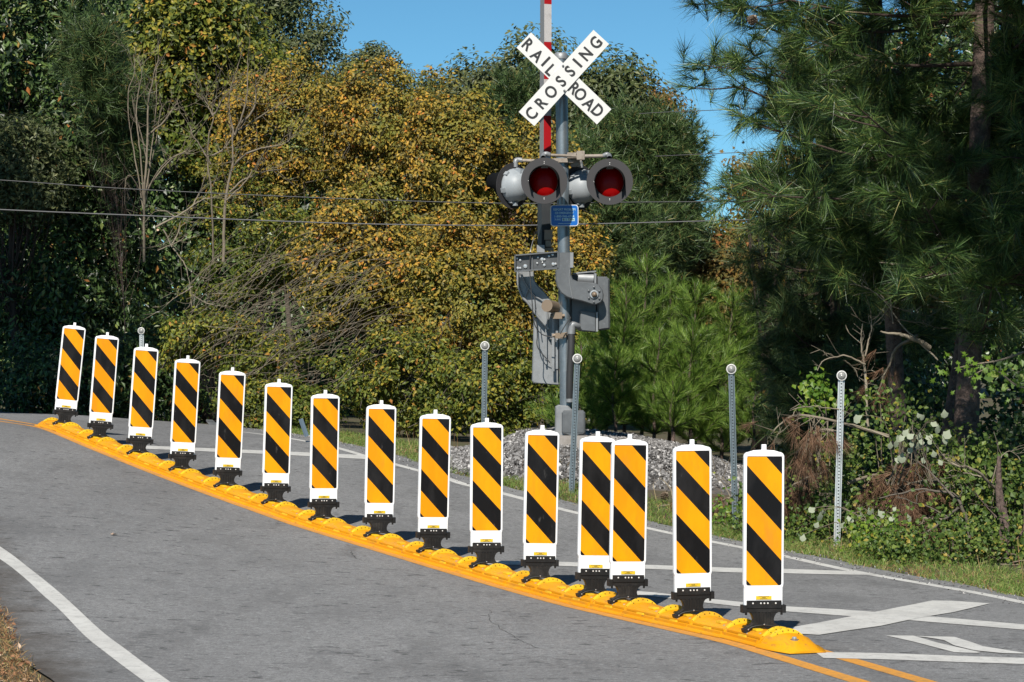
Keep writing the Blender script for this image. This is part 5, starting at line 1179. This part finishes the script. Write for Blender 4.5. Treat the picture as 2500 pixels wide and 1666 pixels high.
def shrub(name, label, px0, px1, py0, py1, d, m, n, size, depth=.4, cat="shrub", group=None, clump=.12, nst=14, bark='twig', aspect=.8, seed=0):
    """low leafy plant filling a patch of bank between two heights"""
    global rng; keep = rng; rng = np.random.default_rng(seed + 1500); c = at((px0 + px1) / 2, py1, d); zb = ground_z(c[0], c[1]); B = np.array([c[0], c[1], zb]); o = thing(name, label, cat, loc=tuple(B), group=group)
    k = max(6, n // 26); ux = rng.uniform(-1, 1, k); top = 1 - .55 * ux ** 2; px = (px0 + px1) / 2 + ux * (px1 - px0) / 2; py = py1 - (py1 - py0) * top * rng.uniform(0, 1, k) ** .8
    C = np.array([at(a, b, d) for a, b in zip(px, py)]); C[:, 1] += rng.uniform(-depth, depth, k); C[:, 2] = np.maximum(C[:, 2], GZ(C[:, 0], C[:, 1]) + .05)
    q = max(1, n // k); P = np.repeat(C, q, 0) + rng.normal(0, clump, (k * q, 3)); mb = MB(); leaf_quads(mb, P - B, rng.normal(0, .5, P.shape) + [0, -.8, .6], size, 0, aspect, .4); mb.build("leaves", M[m], o, kind='stuff')
    mb = MB()
    for e in C[:nst]:
        e = e - B; s = np.array([e[0] * .5, e[1] * .5, 0]); tube(mb, spline([s, (s + e) / 2 + rng.normal(0, .05, 3), e], 7), [.009, .004], 4)
    mb.build("stems", M[bark], o); rng = keep; return o, B
SG = "roadside shrubs and vines on the brush pile"
shrub("bright_shrub", "bright green leafy shrub at the grass edge right of the bright reflector post", 2092, 2200, 1288, 1372, 22.9, 'lime', 900, .045, .15, seed=1, group=SG)
shrub("bright_shrub", "small bright green shrub between the last two panels beside the grey post", 1740, 1830, 1245, 1315, 25, 'lime', 420, .045, .15, seed=2, group=SG)
shrub("vine", "green vine leaves climbing the brush pile behind the bright reflector post", 2030, 2330, 960, 1230, 24.2, 'vine', 1500, .05, .35, seed=3, group=SG)
shrub("vine", "vine with mixed green leaves at the foot of the brush pile", 1900, 2300, 1180, 1345, 24.2, 'vine', 1500, .045, .35, seed=4, group=SG)
shrub("vine", "green creeper at the lower right corner around the thin pine stems", 2270, 2560, 1100, 1400, 23.5, 'vine', 1500, .055, .4, seed=5, group=SG)
shrub("vine", "dark low leaves between the rightmost panel and the bright post", 1815, 2010, 1160, 1335, 24.2, 'vine', 800, .045, .3, seed=6, group=SG)
shrub("ivy", "dark green ivy on the nearest pine trunk at the right edge", 2400, 2560, 1000, 1300, 24.2, 'dark_green', 1000, .055, .3, seed=7, group=SG)
shrub("maple_sapling", "maple sapling with lime green leaves hanging behind the bright post top", 1965, 2045, 905, 1010, 24.6, 'lime', 260, .06, .12, seed=8, group=SG, clump=.06)
shrub("undergrowth", "shaded undergrowth behind the pine trunks at the right edge", 2380, 2620, 960, 1260, 26.6, 'dark_green', 2600, .07, .5, seed=9, group=SG)
shrub("undergrowth", "shaded undergrowth between the pine trunks and the dark gap", 2060, 2380, 900, 1240, 27.2, 'dark_green', 2600, .07, .5, seed=10, group=SG)
shrub("low_weeds", "leafy weeds along the grass edge at the lower right", 2120, 2560, 1290, 1385, 22.3, 'vine', 3000, .042, .3, seed=11, group=SG)
shrub("low_weeds", "leafy weeds at the grass edge behind the rightmost panel", 1830, 2090, 1250, 1345, 24.0, 'vine', 1700, .04, .3, seed=12, group=SG)
shrub("vine", "sunlit vine clump on the brush pile right of the pale leaves", 2300, 2480, 1080, 1230, 23.6, 'vine', 900, .05, .25, seed=13, group=SG)
for k_, (a_, b_, t_, d_) in enumerate(((2540, 2900, 1050, 24.5), (2850, 3250, 1100, 23.5), (3200, 3700, 1080, 22.5), (2600, 3100, 820, 28), (3050, 3700, 800, 27))):
    shrub("vine_bank", ["leafy bank of vines just past the right edge of the picture", "second leafy bank of vines past the right edge", "third leafy bank of vines far past the right edge", "tall thicket behind the first vine bank past the right edge", "tall thicket behind the third vine bank past the right edge"][k_], a_, b_, t_, 1400, d_, ('vine', 'vine', 'vine', 'dark_green', 'dark_green')[k_], 3200, (.055, .055, .055, .1, .1)[k_], .5, seed=20 + k_, group=SG, clump=.16)
# whitish vine leaves: large enough to tell apart
B = at(2230, 1080, 23.4); o = thing("pale_vine", "vine with large whitish upturned leaves on top of the brush pile", "vine", loc=tuple(B), group=SG)
random.seed(3); pts = [(2105, 1015), (2247, 1012), (2240, 1008), (2305, 1000), (2290, 1035), (2318, 1050), (2285, 1030), (2218, 1048), (2232, 1060), (2210, 1065), (2245, 1055), (2175, 1078), (2190, 1072), (2200, 1062), (2250, 1072), (2262, 1092), (2204, 1105), (2195, 1115), (2228, 1092), (2255, 1117), (2275, 1075), (2278, 1100), (2291, 1122), (2240, 1080), (2222, 1075), (2300, 1062), (2262, 1060)]
P = [at(a, b, 23.2 + random.uniform(-.2, .2)) for a, b in pts]; sprig_leaves(o, B, P, [(random.gauss(0, .5), -1, random.gauss(.3, .4)) for _ in P], .098, 'pale_leaf', lobes=5, jag=.07)
mb = MB()
for q in P[::2]: tube(mb, spline([q - B, (q - B) * .5 + [0, .1, .05], [random.uniform(-.3, .3), .1, -.4]], 6), [.003, .005], 3)
mb.build("stem", M['twig'], o)
B = at(2150, 1250, 23.0); o = thing("pale_vine", "vine with large whitish leaves low on the brush pile beside the bright post", "vine", loc=tuple(B), group=SG)
pts = [(2120, 1240), (2145, 1245), (2188, 1238), (2180, 1255), (2185, 1262), (2215, 1255), (2008, 1245), (2003, 1250), (1963, 1305), (1998, 1275), (2070, 1260), (2085, 1265), (2150, 1290), (2240, 1352), (2098, 1250), (2062, 1275), (1990, 1240)]
P = [at(a, b, 23.0 + random.uniform(-.2, .2)) for a, b in pts]; sprig_leaves(o, B, P, [(random.gauss(0, .5), -1, random.gauss(.3, .4)) for _ in P], .085, 'pale_leaf', lobes=5, jag=.07)
mb = MB()
for q in P[::2]: tube(mb, spline([q - B, (q - B) * .5 + [0, .1, .0], [random.uniform(-.3, .3), .1, -.35]], 6), [.003, .005], 3)
mb.build("stem", M['twig'], o)
# maple sprays with separate star leaves
def spray(label, line, d, cnt, size, seed, m='lime', width=45):
    random.seed(seed); B = at(*line[0], d); o = thing("maple_branch", label, "maple branch", loc=tuple(B), group="maple sprays in front of the dark pines"); C = spline([at(*q, d) for q in line], 30)
    mb = MB(); tube(mb, C - B, [.012, .004], 5); mb.build("branch", M['twig'], o); P = []
    for k in range(cnt):
        c = C[random.randint(5, 29)]; P.append(c + np.array([random.gauss(0, width * .6), random.gauss(0, 25), random.gauss(0, width * .5)]) * d / F * np.array([1, 1, 1]))
    sprig_leaves(o, B, P, [(random.gauss(0, .6), -.9, random.gauss(.6, .4)) for _ in P], size, m, lobes=5, jag=.5)
spray("spray of yellow green maple leaves before the nearest pine trunk", [(2500, 860), (2440, 880), (2380, 890), (2330, 900)], 22.8, 46, .085, 1)
spray("lower spray of yellow green maple leaves at the right edge", [(2540, 960), (2480, 940), (2420, 900), (2360, 925)], 22.9, 34, .080, 2)
spray("small dangling spray of green leaves at the right edge", [(2400, 660), (2420, 690), (2440, 720), (2450, 760)], 23.4, 24, .06, 3, width=30)
spray("yellow leafed spray lit against the dark trunks", [(2290, 730), (2260, 715), (2235, 705), (2215, 715)], 24.4, 22, .055, 4, m='gold', width=22)
spray("golden spray of leaves on the upper left fringe of the big pine", [(1960, 520), (1890, 480), (1830, 420), (1790, 380)], 29.5, 60, .085, 5, m='red_brown', width=38)
# dead brown needle clumps and fallen pine boughs
def dead_bough(label, line, d, seed, nt=16, k=60, ):
    global rng; keep = rng; rng = np.random.default_rng(seed + 2000); B = at(*line[0], d); o = thing("dead_pine_bough", label, "dead branch", loc=tuple(B), group="fallen pine boughs with brown needles"); C = spline([at(*q, d) for q in line], 24) - B
    C[:, 1] += np.cumsum(rng.normal(0, .015, 24)); mb = MB(); tube(mb, C, [.018, .012, .005], 6); TC = []; TD = []
    for q in range(nt):
        i = rng.integers(6, 24); dr = unit(np.array([rng.normal(0, .5), rng.normal(-.2, .3), -.6 + rng.normal(0, .4)])); l_ = rng.uniform(.06, .28); e = C[i] + dr * l_; tube(mb, [C[i], e], [.005, .003], 3); TC.append(e); TD.append(unit(dr + [0, 0, -.6]))
    mb.build("branch", M['twig'], o); nb = MB(); tufts(nb, np.array(TC), np.array(TD), k, .17, .0042, .45, 0, .2); nb.build("needles", M['needle_dead'], o, kind='stuff'); rng = keep
dead_bough("brown needled bough hanging left over the gap behind the rightmost panel", [(2170, 1065), (2080, 1040), (2000, 1020), (1940, 1015), (1900, 1040), (1882, 1060)], 23.6, 1, 14, 40)
dead_bough("brown needled bough drooping beside the rightmost panel", [(2060, 1060), (2010, 1050), (1975, 1075), (1945, 1110)], 23.7, 2, 18)
dead_bough("mat of brown needles low behind the rightmost panel", [(2020, 1150), (1970, 1170), (1930, 1190), (1900, 1210)], 24.2, 3, 30, 70)
dead_bough("brown needles along the middle of the brush pile", [(2070, 1180), (2140, 1160), (2200, 1170), (2260, 1200)], 23.9, 4, 34, 70)
dead_bough("large fan of brown needles below the pale leaves", [(2330, 1190), (2290, 1175), (2230, 1180), (2190, 1200)], 23.6, 5, 34, 70)
dead_bough("thin bough with brown needles hanging before the dark pines", [(2240, 820), (2190, 850), (2170, 900), (2150, 930)], 24.6, 6, 9, 40)
dead_bough("brown needle litter at the right end of the gravel bank", [(1700, 1215), (1660, 1230), (1620, 1235), (1580, 1240)], 25.9, 7, 22, 60)
dead_bough("brown needles heaped behind the fourth and fifth posts' gap beside the grey post", [(1840, 1190), (1800, 1210), (1750, 1225), (1710, 1240)], 25.4, 8, 26, 60)
dead_bough("brown needles hanging on the brush pile under the pale leaves' right side", [(2330, 1130), (2300, 1110), (2270, 1130), (2240, 1150)], 23.9, 10, 30, 70)
dead_bough("brown needles low between the bright shrub and the forked branch", [(2300, 1270), (2250, 1265), (2200, 1275), (2160, 1270)], 23.6, 12, 30, 70)
# bare sticks and thin stems among the brush
ST = "bare sticks of the brush pile"
def sticks(label, lines, d, r, sub, seed, m='twig_pale', nm="dead_branch"): return stems(nm, label, lines, d, r, m, "dead branch", sub, ST, seed, .22)
sticks("thin dead sapling rising from the brush pile in the dark gap", [(2120, 1050), (2112, 900), (2100, 840), (2095, 760)] and [[(2120, 1050), (2112, 900), (2100, 850), (2098, 790)], [(2112, 890), (2060, 870), (2010, 880), (1990, 905)], [(2060, 880), (2090, 900), (2110, 930)], [(2112, 870), (2130, 810), (2125, 770)]], 24.5, .016, 6, 11)
sticks("forked grey branch curving over the brown needle fan", [[(2370, 1400), (2365, 1310), (2355, 1260), (2330, 1210), (2300, 1205), (2240, 1205), (2150, 1225)], [(2330, 1215), (2280, 1160), (2240, 1120)], [(2365, 1290), (2300, 1260), (2240, 1240), (2180, 1225)], [(2340, 1240), (2290, 1280), (2260, 1300), (2240, 1340)]], 22.9, .020, 5, 12, 'bark_grey')
sticks("dead branch sloping across the nearest pine trunk", [[(2440, 1200), (2380, 1150), (2330, 1130), (2290, 1100)], [(2400, 1165), (2360, 1160), (2330, 1170)], [(2420, 1180), (2440, 1120), (2480, 1100)]], 23.0, .016, 6, 13)
sticks("long thin twig sweeping left from the bright post", [[(2170, 1068), (2110, 1045), (2050, 1035), (1960, 1018), (1890, 1062)], [(2050, 1000), (1990, 990), (1940, 1000)], [(2000, 1075), (2030, 1040), (2045, 1010)]], 23.5, .008, 6, 14)
sticks("broken stub of a branch pointing left with a pale cut end", [[(2270, 850), (2220, 825), (2190, 820), (2152, 818)]], 24.2, .026, 0, 15)
sticks("bare branch above, sawn off on its left end", [[(2330, 660), (2260, 655), (2200, 650), (2145, 643)]], 24.4, .022, 2, 16)
sticks("thin dead twigs fanning out in the dark pine gap", [[(2290, 880), (2200, 790), (2150, 720), (2105, 690)], [(2190, 780), (2230, 790), (2270, 800)], [(2150, 720), (2180, 740), (2240, 755)], [(2180, 790), (2170, 720), (2150, 700)]], 24.3, .009, 6, 17)
sticks("sticks poking out of the gravel bank's right end", [[(1650, 1230), (1635, 1190), (1612, 1168)], [(1760, 1260), (1790, 1200), (1760, 1165)], [(1800, 1240), (1770, 1190), (1745, 1160)]], 25.7, .014, 3, 18)
stems("cut_sapling", "thin scaly pine stem with a cut top near the lower right corner", [[(2455, 1400), (2450, 1290), (2440, 1200), (2437, 1115)]], 22.8, .062, 'bark', "tree stem", 0, ST, 21)
stems("cut_sapling", "second thin stem crossing at the lower right corner", [[(2478, 1400), (2470, 1330), (2455, 1280)], [(2470, 1340), (2500, 1290), (2520, 1240)]], 22.5, .03, 'bark', "tree stem", 2, ST, 22)
stems("cut_sapling", "short dark stump among the leaves left of the forked branch", [[(2335, 1390), (2333, 1340), (2330, 1300)]], 23.2, .055, 'bark', "tree stump", 0, ST, 23)

# ---- grass verges
def blades(name, P, h, w, m, label, lean=.5):
    n = len(P); D = unit(np.stack([rng.normal(0, lean, n), rng.normal(0, lean, n), np.ones(n)], 1)); mb = MB(); S = unit(np.cross(D, rng.normal(size=(n, 3)))); h = h[:, None]
    Mid = P + D * h * .6; T = P + D * h + np.stack([rng.normal(0, .35, n), rng.normal(0, .35, n), -.15 * np.ones(n)], 1) * h
    V = np.stack([P - S * w, P + S * w, Mid + S * w * .7, Mid - S * w * .7, T], 1).reshape(-1, 3); k = (np.arange(n) * 5)[:, None]
    mb.add(V, k + np.array([[0, 1, 2, 3]]), 0); mb.Fb.append((k + np.array([[3, 2, 4]]), 0, False)); mb.build(name, M[m], kind='stuff', label=label, cat="grass")
RB = resample(np.array(R_in), 400); Tn = np.gradient(RB, axis=0); Tn /= np.linalg.norm(Tn, axis=1)[:, None]; No = np.stack([-Tn[:, 1], Tn[:, 0]], 1)
_m = gp(1594, 1293); _s = np.sign(((RB[200] + No[200] * .5) - np.array([0, 0]))[1] - RB[200][1]); No = No * (1 if _s > 0 else -1)
def verge(n, e0, e1, p=1.5, a=0, b=400):
    i = rng.integers(a, b, n); e = e0 + (e1 - e0) * rng.random(n) ** p + .05 * np.sin(i * .31) + .04 * np.sin(i * .9); q = RB[i] + No[i] * e[:, None] + rng.normal(0, .03, (n, 2)); return q
q = verge(38000, .03, 1.05); ok = bank_h(q[:, 0], q[:, 1]) < .06; q = q[ok]; patchy = np.sin(q[:, 0] * 2.1 + 1) * np.sin(q[:, 1] * 1.7) + rng.normal(0, .5, len(q)); q = q[patchy > -.55]
blades("grass_verge", np.column_stack([q, GZ(q[:, 0], q[:, 1])]), rng.uniform(.035, .12, len(q)), .0028, 'grass', "green and straw coloured grass along the far edge of the road")
q = verge(9000, -.02, 1.0, 1.2); blades("dry_grass_verge", np.column_stack([q, GZ(q[:, 0], q[:, 1])]), rng.uniform(.02, .10, len(q)), .0025, 'dry_grass', "dry straw and dead grass mixed into the far verge", .9)
q = verge(240, .3, 1.5, 1); blades("tall_grass", np.column_stack([q, GZ(q[:, 0], q[:, 1])]), rng.uniform(.2, .5, len(q)), .0022, 'dry_grass', "scattered tall straw stalks in the far verge", .18)
# loose grit at the pavement edge and chips on the shoulder
q = verge(1500, -.35, .12, 1); stones("roadside_grit", q[:, 0], q[:, 1], GZ(q[:, 0], q[:, 1]) + ROADH + .002, rng.uniform(.004, .011, len(q)), M['stone'], "pale grit scattered along the pavement edge", "gravel")
# left corner: dry grass and leaf litter
LB = resample(np.array([gp(*q_) for q_ in [(-700, 1330), (-300, 1395), (-60, 1455), (2, 1500), (24, 1560), (52, 1620), (92, 1690), (190, 1790)]]), 200)
def lv(n, e1): i = rng.integers(0, 200, n); e = -.02 + e1 * rng.random(n) ** 1.2; return LB[i] + np.array([-1.0, -.25]) * e[:, None] + rng.normal(0, .02, (n, 2))
vv = [(x, y) for x, y in LB]; far = [(x - 4.0, y - 1.0) for x, y in LB]
mb = MB(); A_, B_ = np.array(far), np.array(vv); strip(mb, A_, B_, 12, ROADH + .005); mb.build("left_verge", M['ground'], kind='structure')
q = lv(15000, 1.3); blades("left_dry_grass", np.column_stack([q, GZ(q[:, 0], q[:, 1]) + ROADH + .01]), rng.uniform(.02, .085, len(q)), .0022, 'dry_grass', "orange brown dry grass in the near left corner", .8)
q = lv(1500, 1.0); mb = MB(); P = np.column_stack([q, GZ(q[:, 0], q[:, 1]) + ROADH + .02 + rng.uniform(0, .03, len(q))]); leaf_quads(mb, P, np.tile([0, 0, 1.0], (len(P), 1)), .035, 0, .6, 0); mb.build("leaf_litter", M['litter'], kind='stuff', label="fallen brown leaves in the near left corner", cat="leaf litter")
# a single fallen leaf on the lane
P0 = gp(280, 1308); O = big_leaf(.075, 5, .5); mb = MB(); n = len(O); a = 2.2
v = [(x * math.cos(a) - (y - .03) * math.sin(a), x * math.sin(a) + (y - .03) * math.cos(a), .004 + .02 * abs(x) / .04) for x, y in O] + [(0, 0, .004)]
mb.add(v, [(i, (i + 1) % n, n) for i in range(n)], 0); mb.build("fallen_leaf", M['pale_leaf'] if False else mat("dry_leaf", (.6, .42, .3), .7), label="single dry curled leaf lying on the near lane", cat="leaf", loc=(P0[0], P0[1], float(GZ(*P0)) + ROADH + .004))
